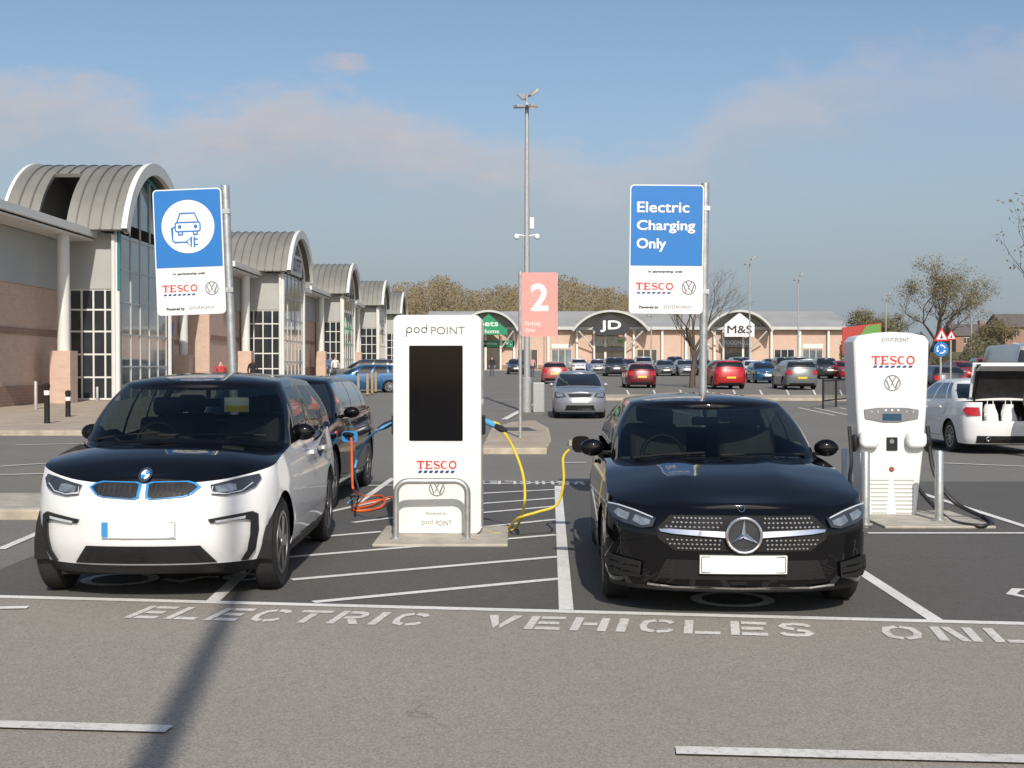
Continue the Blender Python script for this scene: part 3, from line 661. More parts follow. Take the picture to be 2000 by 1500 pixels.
c.part('lower_grille',[[(-.40,.415),(.40,.415),(.50,.285),(-.50,.285)]],c.ff,'trim',.010,.03,.05)
m=MB()
for k in range(4):
    z=.39-k*.028; m.ribbon([(-.36-k*.02,z),(0,z),(.36+k*.02,z)],.010,lambda a,b:c.ff(a,b,.014))
m.build('grille_slat','under',c.root,recalc=False,loc=c.LO)
o=c.part('number_plate',[[(-.28,.475),(.24,.475),(.24,.59),(-.28,.59)]],c.ff,'plate',.022,.025,.2)
c.part('plate_band',[[(-.275,.48),(-.23,.48),(-.23,.585),(-.275,.585)]],c.ff,'blueacc',.024,.002,.2,par=o)
m=MB(); m.ribbon(rrect(-.275,.235,.481,.584,.008,2),.004,lambda a,b:c.ff(a,b,.0245),True); m.build('plate_border','inkg',o,recalc=False)
BZ=.912; m=MB(); f=lambda a,b:c.ff(a,b,.045); m.disc(0,BZ,.046,f,28); o=m.build('badge','lensd',c.root,loc=c.LO,recalc=False)
for (a0,mm) in ((0,'blueacc'),(90,'plate'),(180,'blueacc'),(270,'plate')):
    m=MB(); m.poly([(0,BZ)]+[(a,b) for a,b in arc(0,BZ,.031,.031,a0,a0+90,6)],lambda a,b:c.ff(a,b,.047)); m.build('badge_quarter',mm,o,recalc=False)
m=MB(); m.disc(.0,BZ,.046,lambda a,b:c.ff(a,b,.048),28,.041); m.build('badge_ring','chrome',o,recalc=False)
def cabin_detail(c,dash_y,seat_y,belt,rh,x=.37):
    m=MB(); m.box(-.66,.66,dash_y,dash_y+.42,belt-.25,belt-.06); m.build('dashboard','inter',c.root,loc=c.LO,bevel=.06)
    m=MB(); t=[(-x+.17*math.cos(a),dash_y+.55+.05*math.sin(a),belt-.02+.17*math.sin(a)) for a in [2*PI*i/24 for i in range(25)]]
    m.tube(t,.016,6,False); m.box(-x-.16,-x+.16,dash_y+.54,dash_y+.56,belt-.05,belt+.0); m.build('steering_wheel','trim',c.root,True,loc=c.LO)
    for yy0 in (seat_y,seat_y+.85):
        for sx in (-x,x):
            m=MB(); m.prism([(yy0,belt-.55),(yy0+.10,belt-.55),(yy0+.26,belt+.18),(yy0+.16,belt+.20)],sx-.24,sx+.24,'x'); o=m.build('seat','interl',c.root,loc=c.LO,bevel=.05)
            m=MB(); m.box(sx-.13,sx+.13,yy0+.17,yy0+.27,belt+.20,belt+.36); m.build('headrest','interl',o,bevel=.04)
    m=MB(); m.box(-.11,.11,dash_y+.80,dash_y+.83,rh-.17,rh-.10); m.box(-.02,.02,dash_y+.80,dash_y+.84,rh-.10,rh-.02); m.build('rear_view_mirror','trim',c.root,loc=c.LO,bevel=.015)
    m=MB(); m.box(-.72,.72,dash_y-.1,seat_y+1.9,.3,.36); m.build('cabin_floor','inter',c.root,loc=c.LO)
def wipers(c,pairs):
    for (i0,t0,s0),(i1,t1,s1) in pairs:
        m=MB(); a=Vector(c.cab(i0,t0)); b=Vector(c.cab(i1,t1)); a.x*=s0; b.x*=s1; n=Vector((0,-.012,.016)); m.tube([a+n,(a+b)/2+n*1.4,b+n],.009,6); m.build('wiper','trim',c.root,True,loc=c.LO)
cabin_detail(c,1.25,1.95,1.05,1.50)
wipers(c,[((1,.09,-1),(8,.12,1)),((8,.07,-1),(1,.13,-1))])
m=MB(); m.box(.24,.44,1.60,1.604,1.30,1.42); o=m.build('parking_permit','plate',c.root,loc=c.LO); m=MB(); m.box(.245,.435,1.597,1.599,1.305,1.355); m.build('permit_band','yellow',o)
for s in (-1,1):
    m=MB(); fn=c.sf(s); patch(m,[(1.12,.2),(2.85,.2),(2.88,.30),(1.10,.30)],fn,.008,.3,.02); m.build('side_skirt','trim',c.root,loc=c.LO)
    m=MB(); patch(m,[(2.45,.93),(2.9,1.01),(3.25,1.05),(3.2,.95),(2.9,.90),(2.6,.86)],fn,.004,.15,.004); m.build('window_surround','black',c.root,loc=c.LO)
tl_=[(.50,.80),(.52,.98),(.72,.98),(.78,.90),(.74,.80)]
for q in (tl_,c.mir(tl_)): c.part('tail_light',[q],c.rf,'red',.012,.03)
# ---------------------------------------------------------------- hero car 2: black hatchback
c=make_car('glossy black hatchback with round star emblem grille and white number plate, charging at right','car',(1.52+.036*2.21,8.22+2.21,0),-.036,
 L=4.42,W=.925,yf=.86,yr=3.59,R=.325,Ra=.365,zs=.18,tw=.21,cf=.54,nf=2.4,
 pf=[(.15,.13),(.22,.04),(.4,.01),(.55,0),(.66,.04),(.74,.13),(.9,.3)],
 wz=[(.15,.94),(.3,.99),(.55,1),(.78,.97),(1.05,.89)],
 ztop=[(0,.72),(.2,.74),(.45,.785),(.8,.85),(1.2,.915),(1.7,.955),(3,.99),(4.4,1.02)],
 crown=[(0,.015),(.2,.04),(.7,.08),(1.2,.07),(1.7,.02),(4.4,.02)],dome=.016,
 yb0=1.12,yb1=4.28,wb=.80,cfb=.55,crb=.3,yr0=1.98,yr1=4.0,wr=.61,cft=.28,crt=.2,
 zr=[(1.9,1.335),(2.4,1.39),(3,1.395),(4.1,1.32)],rc=.05,paint='black',glass='hglass',hero=True,face='hero',trimz=.21,rim='alloydark')
gr=[(-.47,.690),(.47,.690),(.56,.605),(.555,.54),(.45,.462),(-.45,.462),(-.555,.54),(-.56,.605)]
o=c.part('grille',[gr],c.ff,'under',.006,.03,.06)
m=MB()
for r in range(8):
    z=.478+r*.028
    hw=.44+.12*math.sin(min(1,(r+.5)/4)*PI/2) if r<4 else .56-.03*(r-4)
    nn=17
    for k in range(-nn,nn+1):
        x=(k+(.5 if r%2 else 0))/nn*hw*.97
        if abs(x)<.14 or abs(x)>hw*.96 or .555<z<.60: continue
        q=[c.ff(x-.009,z,.010),c.ff(x,z-.007,.010),c.ff(x+.009,z,.010),c.ff(x,z+.007,.010),c.ff(x,z,.016)]
        m.add(q,[(0,1,4),(1,2,4),(2,3,4),(3,0,4)])
m.build('grille_stud','stud',o,recalc=False)
for s in (-1,1):
    c.part('grille_bar',[[(s*a,b) for a,b in ((.11,.592),(.48,.606),(.55,.602),(.54,.586),(.46,.575),(.11,.553))]],c.ff,'chrome',.022,.02,.06,par=o)
m=MB(); t=[c.ff(.112*math.cos(a),.572+.112*math.sin(a),.035) for a in [2*PI*i/32 for i in range(33)]]; yb=min(q[1] for q in t)
m.tube([(q[0],yb,q[2]) for q in t],.011,8,False)
for k in range(3):
    a=RD(90+120*k); ca,sa=math.cos(a),math.sin(a); m.add([(.108*ca,yb-.004,.572+.108*sa),(-.02*sa,yb-.003,.572+.02*ca),(.02*sa,yb-.003,.572-.02*ca),(0,yb-.022,.572)],[(0,1,3),(0,3,2)])
m.build('star_badge','chrome',c.root,True,loc=c.LO,recalc=False)
m=MB(); m.lathe([(0,-.002),(.105,-.002),(.105,.02),(0,.02)],'y',(0,yb+.012,.572),28); m.build('badge_plate','lensd',c.root,loc=c.LO)
hl=[(.565,.668),(.70,.716),(.82,.744),(.885,.748),(.878,.712),(.845,.655),(.78,.628),(.66,.602),(.59,.612)]
for s in (1,-1):
    q=[(s*a,b) for a,b in hl]
    o=c.part('headlight',[q],c.ff,'lensd',.008,.03,.04)
    c.part('lens',[[(s*a,b) for a,b in ((.60,.654),(.70,.685),(.72,.645),(.66,.618),(.61,.626))],[(s*a,b) for a,b in ((.735,.69),(.81,.715),(.84,.69),(.81,.662),(.75,.645))]],c.ff,'lens',.013,.008,.03,par=o)
    m=MB(); m.ribbon([(s*.585,.672),(s*.70,.712),(s*.81,.738),(s*.875,.742)],.008,lambda a,b:c.ff(a,b,.016)); m.build('light_band','led',o,recalc=False)
    o=c.part('side_intake',[[(s*a,b) for a,b in ((.66,.37),(.87,.40),(.885,.31),(.85,.26),(.67,.27))]],c.ff,'under',.005,.03,.06)
    m=MB()
    for z in (.305,.35): m.ribbon([(s*.68,z-.006),(s*.78,z),(s*.865,z+.014)],.010,lambda a,b:c.ff(a,b,.013))
    m.build('intake_blade','black',o,recalc=False)
c.part('lower_grille',[[(-.50,.40),(.50,.40),(.56,.27),(-.56,.27)]],c.ff,'under',.005,.03,.06)
m=MB()
for k in range(5):
    z=.375-k*.022; m.ribbon([(-.49,z),(0,z),(.49,z)],.007,lambda a,b:c.ff(a,b,.010))
m.build('grille_slat','trim',c.root,recalc=False,loc=c.LO)
m=MB(); m.ribbon([(-.62,.225),(-.45,.213),(0,.210),(.45,.213),(.62,.225)],.014,lambda a,b:c.ff(a,b,.012)); m.build('chrome_lip','chrome',c.root,recalc=False,loc=c.LO)
o=c.part('number_plate',[[(-.285,.315),(.285,.315),(.285,.435),(-.285,.435)]],c.ff,'plate',.03,.03,.2)
m=MB(); m.ribbon(rrect(-.275,.275,.323,.427,.008,2),.004,lambda a,b:c.ff(a,b,.0325),True); m.build('plate_border','ink',o,recalc=False)
m=MB(); f=lambda a,b:c.ff(a,b,.022); m.disc(0,.738,.026,f,20,.020); m.build('bonnet_badge','chrome',c.root,loc=c.LO,recalc=False)
cabin_detail(c,1.35,2.2,.97,1.36)
wipers(c,[((0,.06,1),(9,.10,1)),((8,.05,-1),(1,.10,-1))])
m=MB(); m.prism(rrect(-1.08,-.90,.84,1.0,.06),3.92,3.94,'y'); m.build('charge_flap','black',c.root,True,loc=c.LO)
m=MB(); m.tube([(-.88,4.02,.90),(-1.05,3.98,.885)],.03,10); m.build('charge_socket','cblack',c.root,True,loc=c.LO)
tl_=[(.50,.80),(.52,.93),(.80,.93),(.84,.86),(.80,.80)]
for q in (tl_,c.mir(tl_)): c.part('tail_light',[q],c.rf,'red',.012,.03)
m=MB(); m.box(-.012,.012,2.03,2.06,1.29,1.34); m.build('air_freshener','plate',c.root,loc=c.LO)
# ---------------------------------------------------------------- other cars
def paint(name,col,met=.3): 
    if name not in M: M[name]=mat('car_paint_'+name,col,.32,met,.05,2,0,1,1.0)
    return name
for n_,c_ in (('maroon',(.16,.012,.02)),('rosso',(.42,.015,.012)),('bright_red',(.45,.015,.02)),('mid_blue',(.012,.09,.22)),('silver',(.45,.46,.48)),('grey',(.15,.16,.17)),('steel',(.25,.26,.29)),('charcoal',(.045,.047,.05)),('rose',(.40,.11,.11))): paint(n_,c_)
SUV=dict(L=4.5,W=.93,yf=.9,yr=3.6,R=.36,Ra=.405,zs=.26,pf=[(.2,.14),(.35,.03),(.6,0),(.8,.04),(.95,.12),(1.1,.3)],
 ztop=[(0,.88),(.3,.95),(.7,1.01),(1.1,1.06),(1.6,1.10),(3,1.13),(4.5,1.15)],wz=[(.2,.94),(.4,.99),(.7,1),(1.0,.96),(1.2,.9)],pr=[(.2,.14),(.35,.03),(.7,0),(1.0,.05),(1.2,.12)],
 crown=[(0,.02),(.3,.05),(1,.06),(1.4,.04),(4.5,.02)],yb0=1.05,yb1=4.4,wb=.83,yr0=1.8,yr1=4.15,wr=.66,zr=[(1.7,1.55),(2.4,1.62),(3.4,1.61),(4.2,1.56)],tl=[(.58,.82),(.60,1.08),(.82,1.10),(.86,1.0),(.84,.84)])
SAL=dict(L=4.75,W=.92,yf=.9,yr=3.75,ztop=[(0,.70),(.3,.76),(.6,.82),(1.1,.89),(1.6,.93),(3,.97),(4.0,1.0),(4.75,.99)],yb0=1.15,yb1=4.25,wb=.81,crb=.5,yr0=2.05,yr1=3.4,zr=[(1.9,1.33),(2.5,1.39),(3.0,1.39),(3.5,1.35)],crown=[(0,.02),(.3,.05),(1,.06),(1.4,.04),(4,.03),(4.75,.03)],tl=[(.5,.74),(.52,.90),(.84,.90),(.88,.84),(.84,.74)])
VAN=dict(L=5.2,W=.98,yf=.95,yr=4.2,R=.34,Ra=.39,zs=.26,ztop=[(0,.98),(.3,1.05),(.6,1.12),(1.0,1.2),(1.6,1.25),(5.2,1.3)],wz=[(.2,.95),(.4,.99),(.8,1),(1.1,.98),(1.3,.96)],
 yb0=.85,yb1=5.15,wb=.92,cfb=.45,crb=.12,yr0=1.5,yr1=5.08,wr=.80,crt=.1,zr=[(1.4,2.05),(2,2.2),(4.5,2.2),(5.1,2.12)],pf=[(.2,.12),(.4,.02),(.7,0),(.95,.06),(1.2,.2)],pr=[(.2,.06),(.5,0),(1.3,.03)],wins=[(.02,.2)],tl=[(.84,.8),(.84,1.2),(.93,1.2),(.93,.8)])
s_=dict(SUV); s_.update(L=4.6,yr=3.72,W=.93,hero=True,face='suv',zr=[(1.7,1.45),(2.4,1.52),(3.4,1.51),(4.2,1.46)],ztop=[(0,.85),(.3,.92),(.7,.97),(1.1,1.01),(1.6,1.04),(3,1.07),(4.6,1.09)],wr=.62)
c=make_car('black estate car behind the white hatchback, orange cable plugged into its wing','car',(-2.95,16.15,0),-.03,paint='black',rim='alloydark',**s_)
m=MB(); m.prism(rrect(.94,1.13,.77,.90,.04),1.22,1.24,'y'); m.build('charge_flap','blueacc',c.root,loc=c.LO)
make_car('silver grey hatchback driving towards the camera along the central lane','car',(2.19,41.6,.02),-.02,name='car',paint='steel',L=4.0,W=.86,hero=True,face='hatch',zr=[(1.7,1.40),(2.4,1.455),(3.2,1.44),(3.9,1.38)],ztop=[(0,.78),(.3,.84),(.6,.90),(1.0,.95),(1.5,.98),(3,1.0),(4.2,1.02)])
PG='cars parked in the rows beyond the charging bays'
def bgcar(px,d,label,pnt,typ='hatch',rear=False,rz=None,group=PG):
    kw=dict({'hatch':{},'suv':SUV,'saloon':SAL,'van':VAN}[typ]); y=d
    a=(PI if rear else 0)+random.uniform(-.07,.07) if rz is None else rz
    x=(px-1000)*d/F
    return make_car(label,'van' if typ=='van' else 'car',(x,y,gz(y)),a,group if typ!='van' else None,paint=pnt,name='parked_van' if typ=='van' else 'parked_car',**kw)
bgcar(708,66,'bright blue hatchback parked side on beside the shop pavement','mid_blue','hatch',rz=RD(-78))
bgcar(714,79,'black estate car side on, just behind the bright blue hatchback','charcoal','suv',rz=RD(-85))
bgcar(1082,85,'pale red hatchback seen from behind, left of all in the parked rows','rose','hatch',True)
bgcar(1247,75,'dark maroon hatchback seen from behind between the silver hatchback and the bare tree','maroon','hatch',True)
bgcar(1411,73,'bright red tall car seen from behind right of the bare tree trunk','bright_red','suv',True)
bgcar(1490,86,'blue hatchback with its front to the camera beside the grey tall car','mid_blue','hatch')
bgcar(1550,72,'grey tall car with yellow rear plate, nearest of the right-hand parked cars','grey','suv',True)
for px,d,lab,pn,ty,rr_ in ((1200,110,'black tall car under the two-letter shop sign','charcoal','suv',False),(1298,112,'grey saloon in the far row, just right of the maroon hatchback','grey','saloon',False),
 (1337,112,'silver hatchback in the far row left of the bare trunk','steel','hatch',False),(1372,114,'black hatchback in the far row behind the bare trunk','charcoal','hatch',False),
 (1446,114,'dark grey tall car in the far row between red car and white car','grey','suv',False),(1469,104,'small white hatchback half hidden behind the blue one','white','hatch',False),
 (1532,112,'black tall car in the far row above the grey one','charcoal','suv',False),(1612,100,'black tall car in front of the guard railing','charcoal','suv',False),
 (1648,98,'red hatchback at the left edge of the slim white charger','rosso','hatch',False),(1130,128,'white hatchback far off above the silver one','white','hatch',False),
 (1168,124,'silver saloon far off left of the black tall car','silver','saloon',False),(1826,62,'dark grey hatchback in front of the round blue road sign','charcoal','hatch',True),
 (1880,92,'maroon hatchback in the distance behind the white saloon','rosso','hatch',False),(1008,120,'small dark hatchback far away left of the lamp post foot','charcoal','hatch',False),
 (1256,128,'silver tall car in the farthest row near the shop doors','silver','suv',False),(1580,118,'white hatchback in the farthest row right of the blue one','white','hatch',False),
 (1925,100,'red tall car at the far right behind the raised boot','bright_red','suv',False),(1225,126,'dark red saloon deep in the far row behind the maroon hatchback','maroon','saloon',False),
 (1318,128,'black tall car in the farthest row between two grey cars','charcoal','suv',False),(1506,124,'dark grey hatchback in the farthest row above the blue one','charcoal','hatch',False),(1560,126,'silver tall car in the farthest row under the thin lamp post','silver','suv',False)):
    bgcar(px,d,lab,pn,ty,rr_)
bgcar(2008,31.5,'silver van partly cut off at the right edge behind the white saloon','silver','van',True,rz=RD(172))
# white saloon, boot open
s_=dict(SAL); s_.update(boot=False,hero=True,face='saloon',opening=(.60,.66),tl=[(.63,.74),(.64,.90),(.84,.90),(.88,.84),(.84,.74)])
SX,SY,ang=9.45,26.0,RD(181)
c=make_car('white saloon with its boot raised and shopping inside, at the right edge','car',(SX,SY,0),ang,paint='white',**s_)
m=MB(); m.prism([(4.13,1.03),(4.17,1.06),(4.42,1.68),(4.36,1.72)],-.60,.60,'x'); o=m.build('boot_lid','trim',c.root,loc=c.LO,bevel=.03)
m=MB(); m.prism([(4.10,1.05),(4.14,1.08),(4.32,1.74),(4.28,1.75)],-.65,.65,'x'); m.build('boot_lid_skin','white',o,bevel=.02)
m=MB(); m.prism([(4.37,1.60),(4.41,1.58),(4.66,1.68),(4.64,1.72)],-.62,.62,'x'); m.build('boot_lid_edge','white',o,bevel=.02)
for x in (-.56,.56):
    m=MB(); m.tube([(x,4.15,.95),(x*.97,4.40,1.55)],.014,6); m.build('boot_strut','trim',o)
m=MB(); m.box(-.6,.6,3.7,4.60,.52,.55); m.box(-.63,-.60,3.7,4.5,.55,.97); m.box(.60,.63,3.7,4.5,.55,.97); m.box(-.6,.6,3.66,3.70,.52,.98); m.build('boot_well','inter',c.root,loc=c.LO)
for x in (-.5,.5):
    m=MB(); m.lathe([(.04,-.04),(.05,0),(.04,.02),(.03,-.03)],'y',(x,4.72,.30),12); m.build('exhaust_pipe','chrome',c.root,loc=c.LO)
def sal(x,y,z): y-=4.75/2; return Vector((SX+x*math.cos(ang)-y*math.sin(ang),SY+x*math.sin(ang)+y*math.cos(ang),z))
for i,(x,lab) in enumerate(((.33,'white carrier bag standing at the left in the open boot'),(-.02,'crumpled white carrier bag in the middle of the open boot'))):
    q=sal(x,4.36,.552); m=MB(); prof=[]
    for k in range(7):
        z=k*.066; n=14; r=.165-.012*k
        prof.append([(r*(1+.14*math.sin(3*a+k+i))*math.cos(a),r*.8*(1+.14*math.sin(4*a-k))*math.sin(a),z) for a in [2*PI*t/n for t in range(n)]])
    vs=[v for r in prof for v in r]; m.add(vs,[(r*14+k,r*14+(k+1)%14,(r+1)*14+(k+1)%14,(r+1)*14+k) for r in range(6) for k in range(14)]+[tuple(range(14)),tuple(range(84,98))])
    m.tube([(-.06,0,.38),(-.05,0,.48),(.05,0,.48),(.06,0,.38)],.01,6); tag(m.build('carrier_bag','plate',None,True,loc=q),lab,'bag')
# ---------------------------------------------------------------- charger with screen
dC=12.3; xa,xb=(767-1000)*dC/F,(940-1000)*dC/F; xc=(xa+xb)/2; hw=(xb-xa)/2; PZ=.03
sl0=G(726,1069); sl1=G(992,1069)
o=MB().box(sl0.x,sl1.x,sl0.y,sl0.y+1.35,0,PZ).build('charger_plinth','conc',bevel=.012); tag(o,'concrete slab under the wide white charger with a screen','plinth')
ch=thing('charging_station','wide white charging pillar with a tall black screen, between the two front cars','charging station',(xc,dC,PZ),-.03)
Z=lambda py:HC-(py-715)*dC/F-PZ
m=MB(); m.prism(rrect(-hw,hw,.0,Z(615),.07,6),0,.42,'y'); m.build('cabinet','whitep',ch,True,.012,ang=30)
m=MB(); m.box(-hw+.03,hw-.03,.02,.40,-.002,.012); m.build('base_plate','trim',ch)
XL=lambda px:(px-853.5)*dC/F
mp=lambda y:(lambda a,b:(a,y,b))
m=MB(); m.prism(rrect(XL(799),XL(904),Z(861),Z(675),.01,2),-.006,.01,'y'); m.build('display_screen','screen',ch)
m=MB(); text(m,'POINT',XL(842),XL(908),Z(653),Z(638),mp(-.004)); m.build('lettering','inkg',ch,recalc=False)
def pod_word(mb,x0,x1,z0,z1,mp):
    w=(x1-x0)/3; h=z1-z0; r=w*.40
    for k in range(3):
        cx=x0+w*(k+.5); mb.disc(cx,z0+h*.52,r,mp,20,r*.72)
    mb.ribbon([(x0+w*.5-r*.86,z0+h*.5),(x0+w*.5-r*.86,z0-h*.2)],r*.28,lambda a,b:yo(mp(a,b),.0005)); mb.ribbon([(x0+w*2.5+r*.86,z0+h*.5),(x0+w*2.5+r*.86,z1+h*.12)],r*.28,lambda a,b:yo(mp(a,b),.0005))
m=MB(); pod_word(m,XL(792),XL(836),Z(654),Z(636),mp(-.004)); m.build('lettering','ink',ch,recalc=False)
m=MB(); serif_word(m,XL(814),XL(892),Z(916),Z(900),mp(-.004)); m.build('lettering','signr',ch,recalc=False)
m=MB(); dashes(m,XL(816),XL(890),Z(924),Z(919),mp(-.004)); m.build('lettering','navy',ch,recalc=False)
m=MB(); roundel_vw(m,XL(853),Z(954),.078,mp(-.004),yo); m.build('emblem','inkg',ch,recalc=False)
m=MB(); text(m,'Powered by',XL(832),XL(872),Z(1007),Z(1000),mp(-.004)); text(m,'POINT',XL(851),XL(882),Z(1027),Z(1017),mp(-.004)); pod_word(m,XL(823),XL(846),Z(1027),Z(1016),mp(-.0045)); m.build('lettering','inkg',ch,recalc=False)
for s in (-1,1):
    m=MB(); m.box(s*hw-.03*(s<0),s*hw+.03*(s>0),.12,.26,Z(850),Z(812)); m.build('socket_housing','trim',ch,bevel=.01)
hd=11.98; x0,x1=(773-1000)*hd/F,(913-1000)*hd/F; r=.12; ht=.60
pts=[(x0,hd,.05),(x0,hd,ht-r)]+[(x0+r-r*math.cos(RD(a)),hd,ht-r+r*math.sin(RD(a))) for a in range(10,91,10)]+[(x1-r+r*math.sin(RD(a)),hd,ht-r+r*math.cos(RD(a))) for a in range(0,91,10)]+[(x1,hd,.05)]
hp=thing('hoop_barrier','galvanised steel hoop guarding the front of the wide charger','barrier',((x0+x1)/2,hd,PZ))
q=[(a-(x0+x1)/2,0,z-.05) for a,_,z in pts]; MB().tube(q,.03,12).build('hoop','galv',hp,True)
for x in (q[0][0],q[-1][0]): MB().lathe([(.06,0),(.06,.01),(.035,.014)],'z',(x,0,0),14).build('foot_plate','galv',hp,True)
# cables
def curve(pts,n=8):
    pts=[Vector(p) for p in pts]; o=[]
    for i in range(len(pts)-1):
        a,b,c_,d=pts[max(i-1,0)],pts[i],pts[i+1],pts[min(i+2,len(pts)-1)]
        for k in range(n):
            t=k/n; o.append(.5*((2*b)+(c_-a)*t+(2*a-5*b+4*c_-d)*t*t+(3*b-a-3*c_+d)*t**3))
    return o+[pts[-1]]
def gp(px,py,z=.02): 
    q=G(px,py); return (q.x,q.y,z)
def cable(label,pts,mt,r=.011,ends=()):
    t=thing('charging_cable',label,'cable',pts[0])
    o=Vector(pts[0]); MB().tube([p-o for p in curve(pts)],r,8).build('cord',mt,t,True)
    for a,b,mm in ends: MB().tube([Vector(a)-o,(Vector(a)+Vector(b))/2-o,Vector(b)-o],[.026,.034,.022],10).build('plug',mm,t,True)
sx=xc+hw
cable('yellow charging cable looping over the ground from the screen charger to the black hatchback',
 [(sx+.02,dC+.18,1.13),(sx+.16,dC+.1,1.11),P(985,845,12.3),P(1005,880,12.3),P(1022,930,12.2),P(1024,985,12.0),gp(1008,1034),gp(975,1046),gp(955,1042),gp(990,1036),P(1012,1012,12.2),P(1050,1000,12.2),P(1088,985,12.2),P(1101,940,12.2),P(1100,895,12.25),P(1112,878,12.25)],'yellow',.013,
 [((sx+.03,dC+.18,1.135),P(968,832,12.35),'cblue'),(P(968,832,12.35),P(988,842,12.3),'cblack')])
so_=(-1.93,15.05,.86)
cable('orange charging cable from the dark estate, lying coiled on the hatched ground',
 [so_,P(687,895,14.6),P(688,935,14.3),P(692,958,14.2),gp(712,972),gp(745,972),gp(752,985),gp(730,998),gp(695,1001),gp(690,992),gp(715,984),gp(748,980),gp(745,994),gp(710,1000),gp(698,996),gp(725,990),gp(765,975),(xa-.02,12.9,.1)],'orange',.014,
 [((-2.02,15.06,.86),(-1.90,14.95,.86),'cblack')])
cable('light blue charging cable hanging from the left side of the screen charger',
 [(xa-.02,dC+.18,1.12),P(745,836,12.3),P(725,850,12.5),P(710,868,12.8),P(698,895,13.2),P(693,925,13.4),gp(700,965),gp(680,985)],'cblue',.012,
 [((xa-.02,dC+.18,1.125),P(740,838,12.4),'cblack')])
# ---------------------------------------------------------------- slim rapid charger
dR=13.95; xr=(1741-1000)*dR/F
pl0=G(1672,1033); tag(MB().box(3.85,5.0,pl0.y,pl0.y+1.4,0,PZ).build('charger_plinth','conc',bevel=.012),'concrete slab under the slim white charger at right','plinth')
rc=thing('charging_station','slim white rapid charger with two cable holsters and a vented base, behind the black hatchback','charging station',(xr,dR,PZ),-.06)
Z=lambda py:HC-(py-715)*dR/F-PZ; XL=lambda px:(px-1741)*dR/F
sil=[(1697,1010),(1688,940),(1680,880),(1674,800),(1670,720),(1668,667),(1676,656),(1710,650),(1741,648),(1775,650),(1806,656),(1813,667),(1812,720),(1809,800),(1803,880),(1797,940),(1790,1010)]
m=MB(); m.prism([(XL(a),Z(b)) for a,b in sil],0,.55,'y'); m.build('cabinet','whitep',rc,True,.025,ang=30)
m=MB(); m.box(XL(1702),XL(1786),.03,.5,-.005,.02); m.build('base_plate','trim',rc)
m=MB(); m.prism([(XL(a),Z(b)) for a,b in ((1688,800),(1715,796),(1768,796),(1794,800),(1792,818),(1755,825),(1725,825),(1690,818))],-.014,.01,'y'); o=m.build('control_panel','inkg',rc,bevel=.006)
m=MB(); m.prism(rrect(XL(1724),XL(1760),Z(821),Z(808),.006,2),-.020,-.012,'y'); m.build('display_screen','scrb',o)
for px in (1730,1742,1754):
    m=MB(); m.lathe([(0,-.018),(.012,-.018),(.012,-.012),(0,-.012)],'y',(XL(px),0,Z(801)),12); m.build('button','plate',o)
for px in (1703,1715,1770,1783):
    m=MB(); m.lathe([(0,-.018),(.012,-.018),(.012,-.012),(0,-.012)],'y',(XL(px),0,Z(804)),10); m.build('button','vent',o)
for px,s in ((1697,-1),(1787,1)):
    m=MB(); m.prism([(a*.95+XL(px),b+Z(858)) for a,b in rrect(-.115,.115,-.095,.095,.07,6)],-.10,.1,'y'); m.build('cable_holster','whitep',rc,True,.03)
    m=MB(); m.ell((XL(px)+s*.145,.03,Z(866)),(.045,.07,.10),12,8); m.build('holstered_plug','cblack',rc,True)
m=MB(); m.prism(rrect(XL(1732),XL(1753),Z(880),Z(854),.006,2),-.012,.01,'y'); o=m.build('socket_panel','trim',rc); m=MB(); m.disc(XL(1742),Z(862),.026,mp(-.014),16); m.build('socket','inkg',o,recalc=False)
m=MB(); m.disc(XL(1742),Z(917),.030,mp(-.003),20); m.build('sticker','budg',rc,recalc=False); m=MB(); m.disc(XL(1742),Z(917),.015,mp(-.005),20); m.build('sticker','signr',rc,recalc=False)
m=MB(); m.prism(rrect(XL(1734),XL(1750),Z(906),Z(888),.004,2),-.006,-.001,'y'); m.build('notice','plate',rc)
for k in range(9):
    z=Z(938+k*8)
    for a,b in ((1700,1737),(1746,1786)):
        m=MB(); m.box(XL(a+k*.6),XL(b-k*.4),-.004,.004,z-.008,z+.006); m.build('vent','vent',rc)
m=MB(); serif_word(m,XL(1703),XL(1786),Z(712),Z(695),mp(-.004)); m.build('lettering','signr',rc,recalc=False)
m=MB(); dashes(m,XL(1705),XL(1784),Z(718),Z(714),mp(-.004)); m.build('lettering','navy',rc,recalc=False)
m=MB(); roundel_vw(m,XL(1743),Z(748),.09,mp(-.004),yo); m.build('emblem','inkg',rc,recalc=False)
m=MB(); text(m,'POINT',XL(1748),XL(1775),Z(668),Z(660),mp(-.004)); pod_word(m,XL(1722),XL(1745),Z(668),Z(659),mp(-.0045)); m.build('lettering','inkg',rc,recalc=False)
cable('thick black rapid charging cable drooping from the slim charger to the ground at right',
 [(xr+.44,dR+.1,1.0),P(1820,905,13.8),P(1838,950,13.7),P(1870,985,13.6),gp(1920,1015,.03),gp(1938,1028,.03),gp(1915,1033,.03),gp(1870,1027,.03),gp(1840,1010,.03),(xr+.40,dR+.35,.3)],'cblack',.024)
cable('black cable hanging down the left side of the slim charger',
 [(xr-.44,dR+.1,1.0),P(1663,900,13.9),P(1660,940,13.9),P(1672,985,13.9),(xr-.32,dR+.35,.2)],'cblack',.022)
